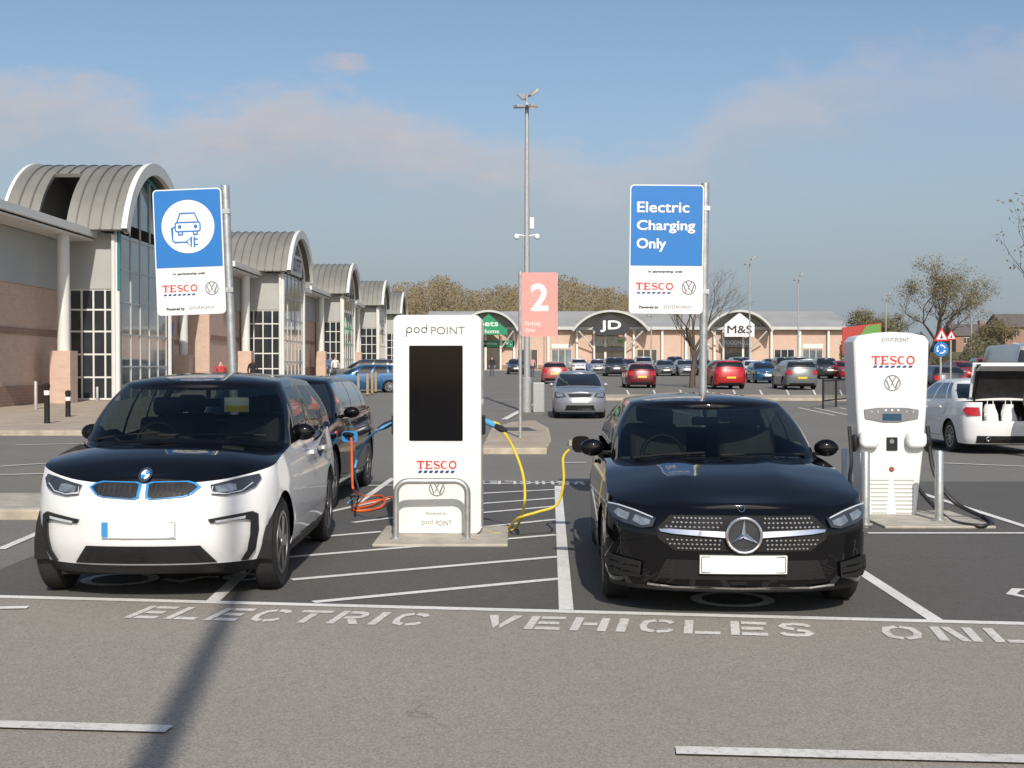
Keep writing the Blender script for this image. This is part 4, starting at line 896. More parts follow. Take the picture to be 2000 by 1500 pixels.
def steel_bollard(px,py,top,label):
    g=G(px,py); h=(py-top)*g.y/F; t=thing('steel_bollard',label,'bollard',(g.x,g.y,0),0,'steel bollards around the slim charger')
    MB().lathe([(.045,0),(.045,h-.02),(.035,h),(0,h+.003)],'z',n=16).build('post','galv',t,True); MB().lathe([(.075,.0),(.075,.012),(.05,.016)],'z',(0,0,PZ+.002),16).build('collar','galv',t,True)
steel_bollard(1690,1031,882,'steel bollard at the left foot of the slim charger'); steel_bollard(1834,1022,880,'steel bollard at the right foot of the slim charger'); steel_bollard(1650,985,876,'steel bollard showing just above the black bonnet, behind the slim charger')
# ---------------------------------------------------------------- blue and white pole signs
def pole_sign(px_post,px0,px1,ytop,ybot,ysplit,d,label,right,lean):
    x=(px_post-1000)*d/F; t=thing('pole_sign',label,'sign',(x,d,0)); t.rotation_euler=(0,lean,-.02)
    zt_,zb_,zs_=[HC-(q-715)*d/F for q in (ytop,ybot,ysplit)]; X0,X1=(px0-px_post)*d/F,(px1-px_post)*d/F
    MB().lathe([(.045,0),(.045,zt_+.03),(.0,zt_+.035)],'z',n=14).build('post','galv',t,True)
    MB().lathe([(.12,0),(.12,.012),(.05,.016)],'z',n=14).build('base_plate','galv',t,True)
    for z in (zt_-.25,zb_+.25): MB().box(X0+.05,.05,-.05,-.035,z-.025,z+.025).build('bracket','galv',t)
    m=MB(); m.prism(rrect(X0,X1,zb_,zt_,.045,5),-.075,-.05,'y'); pn=m.build('panel','signw',t)
    b=MB(); b.poly(rrect(X0+.012,X1-.012,zs_,zt_-.012,.036,5)[:12]+[(X0+.012,zs_),(X1-.012,zs_)],mp(-.078)); b.build('blue_field','signb',pn,recalc=False)
    Wd=X1-X0; q=lambda f:X0+Wd*f; H_=zt_-zb_; r=lambda f:zb_+H_*f
    m=MB(); text(m,'In partnership with',q(.26),q(.72),r(.315),r(.335),mp(-.079),.05); m.build('lettering','ink',pn,recalc=False)
    m=MB(); text(m,'Powered by',q(.14),q(.40),r(.035),r(.06),mp(-.079),.04); m.build('lettering','ink',pn,recalc=False)
    m=MB(); text(m,'POINT',q(.64),q(.84),r(.042),r(.062),mp(-.079)); pod_word(m,q(.47),q(.63),r(.04),r(.066),mp(-.0795)); m.build('lettering','inkg',pn,recalc=False)
    m=MB(); serif_word(m,q(.09),q(.60),r(.185),r(.24),mp(-.079)); m.build('lettering','signr',pn,recalc=False)
    m=MB(); dashes(m,q(.10),q(.58),r(.155),r(.168),mp(-.079)); m.build('lettering','navy',pn,recalc=False)
    m=MB(); roundel_vw(m,q(.81),r(.205),Wd*.098,mp(-.079),yo); m.build('emblem','inkg',pn,recalc=False)
    if right:
        for wd,z0,z1,xx in (('Electric',.785,.865,.80),('Charging',.625,.722,.88),('Only',.482,.582,.49)):
            m=MB(); text(m,wd,q(.10),q(xx),r(z0),r(z1),mp(-.081),.032); m.build('lettering','signw',pn,recalc=False)
    else:
        cx,cz=q(.50),r(.70); rr_=Wd*.385; m=MB(); m.disc(cx,cz,rr_,mp(-.081),44); ci=m.build('white_disc','signw',pn,recalc=False)
        m=MB(); s=rr_; k=[0]
        def rb(pts,w,cl=False):
            k[0]+=1; yv=-.0825-.0004*k[0]; m.ribbon([(cx+a*s,cz+b*s) for a,b in pts],w*s,lambda a,b:(a,yv,b),cl)
        rb([(-.42,.16),(-.28,.50),(.26,.50),(.40,.16)],.055); rb(rrect(-.48,.46,-.18,.16,.08,3),.055,True); rb([(-.36,-.18),(-.36,-.30),(-.22,-.30),(-.22,-.18)],.055); rb([(.34,-.18),(.34,-.30),(.20,-.30),(.20,-.18)],.055)
        rb([(-.48,0),(-.60,-.04),(-.60,-.50),(-.52,-.58),(-.08,-.58)],.05); rb([(-.08,-.58),(.10,-.40),(.10,-.76),(-.08,-.58)],.05); rb([(.22,-.38),(.22,-.78)],.06); rb([(.22,-.48),(.36,-.48)],.05); rb([(.22,-.68),(.36,-.68)],.05)
        m.disc(cx-.31*s,cz+.0*s,.07*s,mp(-.0870),14); m.disc(cx+.29*s,cz+.0*s,.07*s,mp(-.0870),14)
        m.build('car_plug_icon','signb',ci,recalc=False)
pole_sign(466,327,461,368,612,520,13.45,'blue and white pole sign with a car and plug icon, behind the white hatchback',False,RD(-2.2))
pole_sign(1370,1223,1366,364,614,521,13.9,'blue and white pole sign lettered in three lines, behind the black hatchback',True,RD(.6))
m=MB(); q=P(1370,762,13.9); tag(m.box(q.x-.25,q.x+.25,13.7,14.3,0,.05).build('sign_footing','conc'),'concrete footing under the right-hand blue and white sign','footing')
# parking zone sign
g=G(1016,866); d=g.y; t=thing('zone_sign','pink parking zone sign with a big white 2, on its own thin post','sign',(g.x,g.y,.12))
zz=lambda py:HC-(py-715)*d/F-.12
MB().lathe([(.04,0),(.04,zz(530)),(0,zz(529))],'z',n=12).build('post','galv',t,True)
x0,x1=(1018-1016)*d/F,(1089-1016)*d/F
m=MB(); m.prism(rrect(x0,x1,zz(657),zz(533),.03,4),-.07,-.045,'y'); pn=m.build('panel','pink',t)
m=MB(); text(m,'2',x0+.22,x1-.22,zz(606),zz(556),mp(-.072),.04); m.build('numeral','signw',pn,recalc=False)
m=MB(); text(m,'Parking',x0+.08,x0+.42,zz(638),zz(628),mp(-.072)); text(m,'Zone',x0+.08,x0+.30,zz(648),zz(641),mp(-.072)); m.build('lettering','signw',pn,recalc=False)
# ---------------------------------------------------------------- lamp posts
def lamp_post(x,y,h,label,heads=3,cams=False,r=.085,group=None,hs=1.0):
    t=thing('lamp_post',label,'lamp post',(x,y,gz(y)),0,group)
    MB().lathe([(r*1.5,0),(r*1.5,1.2),(r*1.0,1.25),(r*.62,h),(0,h+.02)],'z',n=12).build('pole','galvd',t,True)
    MB().box(-.04,.04,-.5*hs,.5*hs,h-.05,h+.03).build('crossarm','galvd',t)
    for k in range(heads):
        a=2*PI*k/heads+.6; dx,dy=math.cos(a),math.sin(a); m=MB(); up=k<(2 if cams else 1)
        vs=[Vector(q)*hs for q in ((0,-.16,-.05),(.5,-.2,-.03),(.5,.2,-.03),(0,.16,-.05),(0,-.16,.05),(.5,-.16,.10),(.5,.16,.10),(0,.16,.05))]
        rot=Matrix.Rotation(a,3,'Z')@Matrix.Rotation(RD(-35 if up else 8),3,'Y'); off=Vector((dx*.10,dy*.10,h+(.35-.12*k if up else -.05)))
        m.add([rot@v+off for v in vs],[(0,3,2,1),(4,5,6,7),(0,1,5,4),(1,2,6,5),(2,3,7,6),(3,0,4,7)]); hd_=m.build('lamp_head','galvd',t,bevel=.02)
        MB().add([rot@(Vector(v)*hs)+off for v in ((.05,-.15,-.055),(.47,-.17,-.038),(.47,.17,-.038),(.05,.15,-.055))],[(0,1,2,3)]).build('lamp_glass','lens',hd_,recalc=False)
    MB().tube([(0,0,h),(0,0,h+.4)],.04,8).build('mast','galvd',t)
    if cams:
        for s in (-1,1):
            m=MB(); m.tube([(0,0,cams),(s*.3,-.05,cams+.05)],.025,8); m.ell((s*.36,-.06,cams-.02),(.10,.10,.11),12,8); m.build('camera_dome','plate',t,True)
        MB().box(.1,.25,-.15,.0,cams+.25,cams+.65).build('control_box','plate',t,bevel=.02)
        MB().box(.22,.62,-.2,.25,.0,1.05).build('feeder_pillar','galvd',t,bevel=.02)
lg=G(1029,805); lamp_post(lg.x,lg.y,HC+(715-208)*lg.y/F-gz(lg.y),'tall grey lamp post with floodlights and cameras behind the pink zone sign',4,HC+(715-462)*lg.y/F-gz(lg.y),.115,None,.8)
lamp_post(-.46,-3.0,11.6,'grey lamp post behind the photographer, its shadow crossing the lane',2,r=.105)
for px,py,h,lab in ((1464,518,10,'thin lamp post right of the right-hand blue sign'),(1559,552,9.5,'thin lamp post above the grey tall car'),(1730,590,8,'short lamp post rising behind the slim charger'),(1897,592,8,'lamp post right of the pair of road signs'),(1272,622,6,'small lamp post before the far shops, right of the two-letter sign')):
    d=(h-HC+.7)*F/(715-py); lamp_post((px-1000)*d/F,d,h,lab,2,group='lamp posts over the far parking rows')
# ---------------------------------------------------------------- left shops
def shop(d0,d1,cy,xw,xp,hw,ridge,eave,label,sign=None,first=False):
    g=gz(cy); t=thing('shop_building',label,'building',(xw,d0,g),0,'barrel-roofed shops of the left row'); n=d1-d0; c_=cy-d0; XP=xp-xw; rise=ridge-eave; ch_=hw+.8; Rr=(ch_**2+rise**2)/(2*rise); zc=ridge-Rr; am=math.asin(min(1,ch_/Rr)); OV=.45
    if Rr<rise: am=PI-am
    MB().box(-14,0,0,n,0,eave-.35).build('wall','brick',t)
    MB().box(0.002,.06,.02,n-.02,4.6,eave-.36).build('upper_cladding','panel',t)
    MB().box(0.002,.08,.02,n-.02,0,.75).build('plinth','brickd',t)
    MB().box(.002,.05,.02,n-.02,2.7,2.95).build('brick_band','brickd',t)
    MB().prism([(1.3,eave-.12),(1.3,eave+.12),(-14,eave+2.0),(-14,eave+1.8)],.01,n-.01,'y').build('roof','roof',t)
    MB().box(1.30,1.46,.01,n-.01,eave-.2,eave+.10).build('gutter','wpanel',t)
    MB().box(.06,1.3,.01,n-.01,eave-.34,eave-.26).build('soffit','wpanel',t)
    for s in (-1,1):
        y=c_+s*hw; a,b=min(y,y-s*.22),max(y,y-s*.22)
        MB().box(.08,XP-.05,a,b,4.7,eave).build('porch_wall','panel',t)
        MB().box(.08,XP*.06+.1,a,b,0,4.7).build('porch_pier','brick',t)
        ym=y-s*.10; gx=XP*.06+.1; gl=MB().box(gx,XP-.05,ym-.03,ym+.03,.1,4.7).build('side_window','sglass',t)
        fr=MB()
        for k in range(5):
            x=gx+(XP-.12-gx)*k/4; fr.box(x,x+.07,ym-.06,ym+.06,.1,4.7)
        fr2=MB()
        for z in (.1,1.0,1.95,2.9,3.8,4.63): fr2.box(gx,XP-.05,ym-.05,ym+.05,z,z+.07)
        fr.build('mullion','wpanel',gl); fr2.build('transom','wpanel',gl)
        MB().lathe([(.12,0),(.12,eave+.1)],'z',(XP+.02,y+s*.22,0),12).build('column','wpanel',t,True)
    MB().box(XP-.06,XP,c_-hw+.25,c_+hw-.25,.1,eave).build('front_glazing','sglassl',t)
    fr=MB()
    for k in range(6):
        y=c_-hw+.25+(2*hw-.56)*k/5; fr.box(XP,XP+.04,y,y+.06,.1,eave)
    fr.build('mullion','frameg',t); fr=MB()
    for k in range(6): z=.1+k*(eave-.26)/5; fr.box(XP+.002,XP+.03,c_-hw+.25,c_+hw-.25,z,z+.06)
    fr.build('transom','frameg',t)
    NA=28; XB=-2.1 if first else -3.2; NO=8
    def ringpts(r,i0=0): return [(c_+r*math.sin(-am+2*am*i/NA),zc+r*math.cos(-am+2*am*i/NA)) for i in range(i0,NA+1)]
    A,Ao=ringpts(Rr),ringpts(Rr+.16)
    k1=NA+1
    xs=[XB,-.75,.45,XP+OV] if first else [XB,XP+OV]; m=MB()
    for si in range(len(xs)-1):
        i0=NO if (first and si==1) else 0; vs=[]
        for x in (xs[si],xs[si+1]): vs+=[(x,*q) for q in A]+[(x,*q) for q in Ao]
        fs=[]
        for i in range(i0,NA): fs+=[(i,i+1,2*k1+i+1,2*k1+i),(k1+i,k1+i+1,3*k1+i+1,3*k1+i),(i,i+1,k1+i+1,k1+i),(2*k1+i,2*k1+i+1,3*k1+i+1,3*k1+i)]
        fs+=[(i0,k1+i0,3*k1+i0,2*k1+i0),(NA,k1+NA,3*k1+NA,2*k1+NA)]
        m.add(vs,fs)
    br=m.build('barrel_roof','roof',t,True)
    x=XB+.45; m=MB()
    while x<XP+OV-.1:
        m.tube([(x,*q) for q in ringpts(Rr+.18,NO if first and -.75<x<.45 else 0)],.04,4,False); x+=.5
    m.build('roof_seam','seam',br)
    def trim(xa_,xb_,ra,rb_,nm,mt):
        m=MB(); vs=[]
        for x in (xa_,xb_):
            for rr_ in (ra,rb_): vs+=[(x,*q) for q in ringpts(rr_)]
        fs=[]
        for i in range(NA): fs+=[(i,i+1,k1+i+1,k1+i),(2*k1+i,2*k1+i+1,3*k1+i+1,3*k1+i),(k1+i,k1+i+1,3*k1+i+1,3*k1+i),(i,i+1,2*k1+i+1,2*k1+i)]
        m.add(vs,fs); m.build(nm,mt,t,True)
    trim(XP+OV,XP+OV+.22,Rr-.25,Rr+.26,'arch_trim','wpanel'); trim(XB-.14,XB,Rr-.1,Rr+.26,'arch_trim','wpanel')
    MB().prism([q for q in ringpts(Rr-.02)],XB+.05,XB+.2,'x').build('back_gable','panel',t)
    inner=[(c_+(Rr-.3)*math.sin(-am*.98+2*am*.98*i/20),zc+(Rr-.3)*math.cos(-am*.98+2*am*.98*i/20)) for i in range(21)]
    inner=[q for q in inner if q[1]>eave+.02]
    if len(inner)>3:
        MB().prism(inner,XP-.06,XP-.01,'x').build('arch_glazing','tglass',t)
        m=MB(); m.tube([(XP+.06,inner[0][0],eave-2.4)]+[(XP+.06,a,b) for a,b in inner]+[(XP+.06,inner[-1][0],eave-2.4)],.09,6); m.build('arch_frame','teal' if first else 'wpanel',t,True)
        m=MB()
        for k in (-.6,-.2,.2,.6):
            y=c_+k*hw; m.box(XP+.0,XP+.06,y-.03,y+.03,eave+.02,zc+math.sqrt(max(0,(Rr-.4)**2-(k*hw)**2)))
        m.build('mullion','frameg',t)
    MB().tube([(XP-.1,c_-hw-.35,0),(XP-.1,c_-hw-.35,eave-.1)],.09,8).build('downpipe','wpanel',t,True)
    cols=[y for y in (c_-hw-2.6,c_+hw+3.0,c_+hw+8.0,c_+hw+13.0) if .3<y<n-.3]
    for y in cols:
        o=MB().lathe([(.24,2.1),(.24,eave-.3)],'z',(.95,y,0),14).build('column','wpanel',t,True); MB().box(.55,1.35,y-.42,y+.42,0,2.1).build('column_base','brick',o)
    y=c_+hw+1.0; kx=0
    while y+3.2<n-.5:
        o=MB().box(.085,.13,y,y+3.0,.15,3.0).build('shop_window','sglass',t); m=MB()
        for k in range(4): m.box(.131,.17,y+k*.97,y+k*.97+.08,.15,3.0)
        m.build('mullion','wpanel',o); MB().box(.065,.2,y+.2,y+2.8,3.15,3.9).build('sign_board',('trim','signb','trim','hred')[kx%4],t); y+=5.0; kx+=1
    if sign:
        m=MB(); text(m,sign,c_-1.5,c_+1.5,eave+.3,eave+1.2,lambda a,b:(XP+.30,a,b)); MB().box(XP+.1,XP+.26,c_-1.9,c_+1.9,eave+.1,eave+1.4).build('sign_board','wpanel',t); m.build('lettering','ink',t,recalc=False)
    return t
GS=[(55.7,-16.3),(82,-14.3),(112,-14.6),(137,-14.2),(159,-14.2)]
labs=['nearest shop at left with a ribbed barrel roof and teal framed arched window','second shop from the left with a barrel roof and white lettered gable','third barrel-roofed shop along the left row','fourth barrel-roofed shop along the left row','farthest barrel-roofed shop of the left row']
D=[38,70.5,97.5,125.5,148.5,174]
for i,(cy,xp) in enumerate(GS):
    t=shop(D[i],D[i+1],cy,-18.6 if i==0 else -17.0,xp,3.7,10.15 if i==0 else 9.75,7.0,labs[i],'OUTFIT' if i==1 else None,i==0)
    if i==0:
        y=78-D[0]-8.2
        MB().box(.21,.28,y,y+3.2,3.2,3.95).build('sign_board','ink',t); m=MB(); text(m,'WAREHOUSE',y+.2,y+3.0,3.4,3.75,lambda a,b:(.285,a,b)); m.build('lettering','signw',t,recalc=False)
# ---------------------------------------------------------------- far shops
def far_shop(px0,px1,pxc,hwp,label,kind,d=190):
    k=d/F; g=gz(d); cx=(pxc-1000)*k; x0,x1=(px0-pxc)*k,(px1-pxc)*k; t=thing('shop_building',label,'building',(cx,d,g)); zp=lambda py:HC-(py-715)*k-g; ev=zp(643); hw=hwp*k
    MB().box(x0,x1,0,22,0,ev).build('wall','brick',t)
    MB().prism([(-.9,ev),(-.9,ev+.35),(9,ev+3.1),(19,ev+3.1),(23,ev+.3),(23,ev)],x0,x1,'x').build('roof','roofl',t)
    MB().box(x0,x1,-1.05,-.9,ev-.1,ev+.35).build('gutter','frameg',t)
    MB().box(x0,x1,-.04,-.002,0,.8).build('plinth','brickd',t)
    x=x0+.6; kx=0
    while x<x1-.3:
        MB().box(x-.16,x+.16,-.7,-.4,0,ev).build('column','wpanel',t)
        if abs(x+2-0)>hw and x+3.6<x1:
            o=MB().box(x+.5,x+3.6,-.08,-.045,.3,3.1).build('shop_window','sglass' if kx%2 else 'sglassl',t); m=MB()
            for q in range(4): m.box(x+.5+q*1.0,x+.58+q*1.0,-.12,-.081,.3,3.1)
            m.build('mullion','wpanel',o)
            if kx%2==0: MB().box(x+.5,x+3.6,-.12,-.05,3.3,4.0).build('sign_board','trim' if kx%4 else 'wpanel',t)
        x+=4.3; kx+=1
    ridge=zp(611); rise=ridge-ev+.4; Rr=(hw**2+rise**2)/(2*rise); zc=ridge-Rr; am=math.asin(min(1,hw/Rr))
    O=lambda r,n=24:[(r*math.sin(-am+2*am*i/n),zc+r*math.cos(-am+2*am*i/n)) for i in range(n+1)]
    A,B_=O(Rr),O(Rr+.28); MB().prism(A+B_[::-1],-3.2,8,'y').build('arch_canopy','roofl',t)
    MB().prism(O(Rr-.02)+O(Rr+.30)[::-1],-3.4,-3.21,'y').build('arch_trim','frameg',t)
    MB().prism(O(Rr-.05),-.5,-.12,'y').build('gable_infill','panel',t)
    for s in (-1,1):
        m=MB(); m.tube([(s*hw*.42,-.8,3.2),(s*hw*.85,-2.9,ev-.4)],.12,6); m.build('canopy_strut','wpanel',t)
        m=MB(); m.tube([(s*hw*.42,-.8,0),(s*hw*.42,-.8,ev)],.17,8); m.build('canopy_column','wpanel',t)
    MB().box(-hw*.42,hw*.42,-.5,-.2,.15,3.4).build('entrance_glazing','sglass',t)
    f=lambda y:(lambda a,b:(a,y,b))
    if kind=='jd':
        top=ridge-.3; w_=hw*.50
        MB().prism([(0,top),(w_*.55,top-.7),(w_,ev-.0),(w_*.7,ev-1.0),(-w_*.7,ev-1.0),(-w_,ev-.0),(-w_*.55,top-.7)],-3.1,-2.9,'y').build('sign_board','ink',t)
        m=MB(); text(m,'JD',-w_*.55,w_*.52,ev-.45,ev+1.15,f(-3.12),.04); m.build('lettering','signw',t,recalc=False)
        MB().box(-hw*.42,hw*.42,-.6,-.52,3.6,ev-1.1).build('display_window','sglassl',t)
        for i in range(4):
            m=MB(); m.box(-hw*.38+i*hw*.2,-hw*.25+i*hw*.2,-.66,-.61,3.9+.2*(i%2),ev-1.6); m.build('window_poster','hgreen' if i%2 else 'vent',t)
        MB().box(-hw*.42,hw*.42,-.9,-.6,2.9,3.5).build('sign_board','ink',t)
    elif kind=='ms':
        w_=hw*.46; MB().prism([(0,ridge-.1),(w_,ev+.6),(w_,ev-1.2),(-w_,ev-1.2),(-w_,ev+.6)],-3.1,-2.9,'y').build('sign_board','signw',t)
        m=MB(); text(m,'M&S',-w_*.82,w_*.82,ev-.7,ev+.45,f(-3.12),.03); m.build('lettering','ink',t,recalc=False)
        MB().box(-hw*.44,hw*.44,-.62,-.51,3.5,4.9).build('sign_board','inkg',t); m=MB(); text(m,'FOODHALL',-hw*.38,hw*.38,3.9,4.5,f(-.64)); m.build('lettering','signw',t,recalc=False)
    else:
        w_=hw*.66; MB().prism([(0,ridge-.3),(w_,ev-.2),(w_,ev-.9),(-w_,ev-.9),(-w_,ev-.2)],-3.1,-2.9,'y').build('sign_board','green',t)
        m=MB(); text(m,'pets',-w_*.5,w_*.5,ev+.1,ev+1.0,f(-3.12),.02); text(m,'at home',-w_*.55,w_*.55,ev-.7,ev-.1,f(-3.12),.01); m.build('lettering','signw',t,recalc=False)
        MB().box(-hw*.9,hw*.9,-.7,-.55,3.5,4.5).build('sign_board','green',t); m=MB(); text(m,'pets come first',-hw*.8,hw*.8,3.75,4.3,f(-.72)); m.build('lettering','signw',t,recalc=False)
far_shop(830,1062,955,55,'far shop with a green gable sign at the end of the left row','pets')
far_shop(1063,1330,1190,72,'far shop with a black diamond gable sign in the middle of the far row','jd')
far_shop(1331,1655,1437,62,'far shop with a white pentagon gable sign at the right of the far row','ms')
# ---------------------------------------------------------------- trees
def tree(loc,h,spread,label,leaf,nleaf,lsize,seed,depth=5,trunk_f=.3,lean=(0,0),rf=.022):
    rnd=random.Random(seed); t=thing('tree',label,'tree',loc); tr=MB(); tips=[]
    def br(p,d,l,r,k):
        n=3; pts=[p]; q=p; dd=d
        for i in range(n):
            dd=(dd+Vector((rnd.uniform(-1,1),rnd.uniform(-1,1),rnd.uniform(-.4,.8)))*.16).normalized(); q=q+dd*l/n; pts.append(q)
        r1=r*.62; tr.tube(pts,[r+(r1-r)*i/n for i in range(n+1)],6 if k<2 else (4 if k<5 else 3),False)
        if k>=2: tips.extend(pts[1:])
        if k>=depth: return
        nb=rnd.choice((2,3,3)) if k>0 else 6
        for i in range(nb):
            a=rnd.uniform(0,2*PI); sp_=rnd.uniform(.35,.9)*spread; nd=(dd+Vector((math.cos(a)*sp_,math.sin(a)*sp_,rnd.uniform(-.15,.35)))).normalized()
            br(pts[rnd.choice((2,3,3))],nd,l*rnd.uniform(.62,.86),r1*.78,k+1)
    br(Vector((0,0,0)),Vector((lean[0],lean[1],1)).normalized(),h*trunk_f,h*rf,0)
    tr.build('trunk','bark',t,True,recalc=False)
    if nleaf:
        cr=MB()
        for i in range(nleaf):
            p=rnd.choice(tips)+Vector((rnd.gauss(0,1),rnd.gauss(0,1),rnd.gauss(0,1)))*lsize*1.6; a=Vector((rnd.gauss(0,1),rnd.gauss(0,1),rnd.gauss(0,1))).normalized(); b_=a.orthogonal().normalized(); s=lsize*rnd.uniform(.5,1.1)
            cr.add([p-a*s,p+b_*s*.5,p+a*s,p-b_*s*.5],[(0,1,2,3)])
        cr.build('crown',leaf,t,recalc=False)
    return t
g=G(1352,757); tree(g,6.6,1.05,'bare spreading tree with a dark trunk behind the right-hand blue sign','bud',600,.05,5,6,.34,rf=.03)
d=105; tree(((1815-1000)*d/F,d,gz(d)),12.2,1.3,'large budding tree rising behind the two road signs','budg',6500,.11,9,6,.26,rf=.020)
tree((16.95,36,0),7.6,.8,'tree off the right edge whose budding branch reaches into the sky','budg',1300,.09,21,5,.33,(-.12,0))
for i,(px,d,h,lab) in enumerate(((1690,150,7.5,'smaller budding tree above the hoarding, left of the large one'),(1950,140,7,'low bushy tree near the right edge before the brick houses'),(1745,165,8,'dark budding tree partly behind the slim charger top'))):
    tree(((px-1000)*d/F,d,gz(d)+(.8 if d>145 else 0)),h,1.1,lab,'budg',3000,.15,30+i,5,.28)
rnd=random.Random(3)
b=MB()
for i in range(520):
    px=rnd.uniform(745,1260); d=rnd.uniform(235,330); x=(px-1000)*d/F; topy=556+10*math.sin(px*.021)+8*math.sin(px*.055+1)+(26*max(0,(px-1130)/130) if px>1130 else 0)+(18*max(0,(800-px)/55) if px<800 else 0)
    H_=HC+(715-topy-rnd.uniform(-5,16))*d/F; z0=gz(d); b.tube([(x,d,z0),(x+rnd.uniform(-.4,.4),d,H_*.6),(x+rnd.uniform(-.8,.8),d,H_-.5)],[.16,.11,.02],4,False)
    for k in range(95):
        hh=rnd.uniform(.35,1)**.7; r=2.4*math.sqrt(max(.05,1-((hh-.62)/.42)**2)); a=rnd.uniform(0,2*PI); q=Vector((x+r*rnd.random()**.5*math.cos(a),d+r*math.sin(a),z0+(H_-z0)*hh)); s=rnd.uniform(.12,.34)
        n=Vector((rnd.gauss(0,1),rnd.gauss(0,1),rnd.gauss(0,1))).normalized(); o=n.orthogonal().normalized(); b.add([q-n*s,q+o*s*.45,q+n*s,q-o*s*.45],[(0,1,2,3)])
o=b.build('woodland','wood',recalc=False); tag(o,'brown leafless wood rising behind the far shops','woodland'); o['kind']='stuff'
b=MB()
for i in range(16000):
    px=rnd.uniform(1640,2080); d=rnd.uniform(128,148); x=(px-1000)*d/F; h=2.8+1.0*math.sin(px*.05)+.6*math.sin(px*.13); q=Vector((x,d,gz(d)+rnd.random()**.7*h)); s=rnd.uniform(.08,.22); n=Vector((rnd.gauss(0,1),rnd.gauss(0,1),rnd.gauss(0,1))).normalized(); o=n.orthogonal().normalized(); b.add([q-n*s,q+o*s*.5,q+n*s,q-o*s*.5],[(0,1,2,3)])
o=b.build('hedge','hedge',recalc=False); tag(o,'dark hedge and scrub beyond the parked cars at the right','hedge'); o['kind']='stuff'
def house(px,d,w,h,label,z0):
    t=thing('brick_house',label,'house',((px-1000)*d/F,d,z0),.12); MB().box(-w/2,w/2,0,8,0,h).build('wall','brickd',t)
    MB().prism([(-.4,h-.1),(8.4,h-.1),(4,h+2.6)],-w/2-.3,w/2+.3,'x').build('roof','roofd',t); MB().box(w*.3,w*.3+.8,3.5,4.4,h+1.5,h+3.4).build('chimney','brickd',t)
    for x in (-w*.3,w*.12):
        for z in (.9,3.5):
            o=MB().box(x,x+1.2,-.05,-.005,z,z+1.2).build('window','sglass',t); m=MB(); m.box(x-.08,x+1.28,-.07,-.052,z-.08,z); m.box(x-.08,x+1.28,-.07,-.052,z+1.2,z+1.28); m.box(x+.56,x+.64,-.07,-.052,z,z+1.2); m.build('frame','wpanel',o)
house(2002,235,8,5.2,'brick house with a dark roof at the right edge',3.8); house(1905,275,9,5.2,'brick house half hidden behind the large budding tree',3.2); house(1590,300,9,5.0,'brick house whose roof shows over the far shops, right of the lamp posts',5.2); house(1515,310,8,4.8,'small brick house whose roof shows over the white pentagon shop',5.0)
# ---------------------------------------------------------------- bollards, road signs, railing, hoarding
def bollard(px,py,top,label):
    g=G(px,py); h=(py-top)*g.y/F; t=thing('bollard',label,'bollard',(g.x,g.y,gz(g.y)+.12),0,'black bollards on the shop pavement'); MB().lathe([(.085,0),(.075,.1),(.075,h-.14),(.085,h-.12),(.085,h-.04),(.05,h),(0,h+.01)],'z',n=16).build('post','trim',t,True)
    MB().lathe([(.077,h-.32),(.079,h-.31),(.079,h-.21),(.077,h-.2)],'z',n=16).build('reflective_band','plate',t,True)
bollard(92,836,757,'black bollard with a white band, nearer one on the shop pavement'); bollard(133,822,770,'black bollard with a white band, farther one on the shop pavement')
for i,(px,py,tp,lab) in enumerate(((70,806,750,'thin grey post just left of the nearer black bollard'),(174,786,750,'thin grey post right of the farther black bollard'),(190,788,760,'short grey post rightmost beside the nearest shop'))):
    g=G(px,py); h=(py-tp)*g.y/F; tag(MB().lathe([(.06,0),(.06,h-.03),(.04,h),(0,h+.004)],'z',n=12).build('pavement_post','galvd',None,True,loc=(g.x,g.y,gz(g.y)+.1)),lab,'post','thin grey posts on the shop pavement')
for i,px in enumerate((700,718,727,734)):
    d=58+i*2; tag(MB().box(-.06,.06,-.06,.06,0,1.0).build('timber_bollard','oak',None,bevel=.015,loc=((px-1000)*d/F,d,gz(d)+.1)),('leftmost','second from left','third from left','rightmost')[i]+' of four square timber bollards before the bright blue hatchback','bollard','timber bollards by the blue hatchback')
def road_sign(px,py,d,label,kind,r):
    q=P(px,py,d); g=gz(d); t=thing('road_sign',label,'road sign',(q.x,d,g)); z=q.z-g
    MB().lathe([(.04,0),(.04,z+r)],'z',n=10).build('post','galvd',t,True)
    if kind=='tri':
        T=lambda k:[(k*r*math.cos(RD(a)),z+k*r*math.sin(RD(a))) for a in (90,210,330)]
        p_=MB().prism(T(1.25),-.07,-.05,'y').build('plate','sred',t); m=MB(); m.poly(T(.85),mp(-.073)); m.build('white_field','signw',p_,recalc=False); m=MB(); m.ribbon([(0,z-.35*r),(0,z+.35*r)],r*.16,mp(-.076)); m.ribbon([(-.25*r,z-.3*r),(.0,z+.05*r),(.25*r,z-.2*r)],r*.12,mp(-.078)); m.build('pictogram','ink',p_,recalc=False)
    else:
        p_=MB().lathe([(0,-.07),(r,-.07),(r,-.05),(0,-.05)],'y',(0,0,z),28).build('plate','signb',t); m=MB()
        for k in range(3):
            a0=k*120+10; m.ribbon([(r*.55*math.cos(RD(a)),z+r*.55*math.sin(RD(a))) for a in range(a0,a0+81,16)],r*.16,mp(-.073)); a=RD(a0+95); m.poly([(r*.55*math.cos(a),z+r*.55*math.sin(a)),(r*.78*math.cos(a-.35),z+r*.78*math.sin(a-.35)),(r*.32*math.cos(a-.35),z+r*.32*math.sin(a-.35))],mp(-.076))
        m.build('arrows','signw',p_,recalc=False)
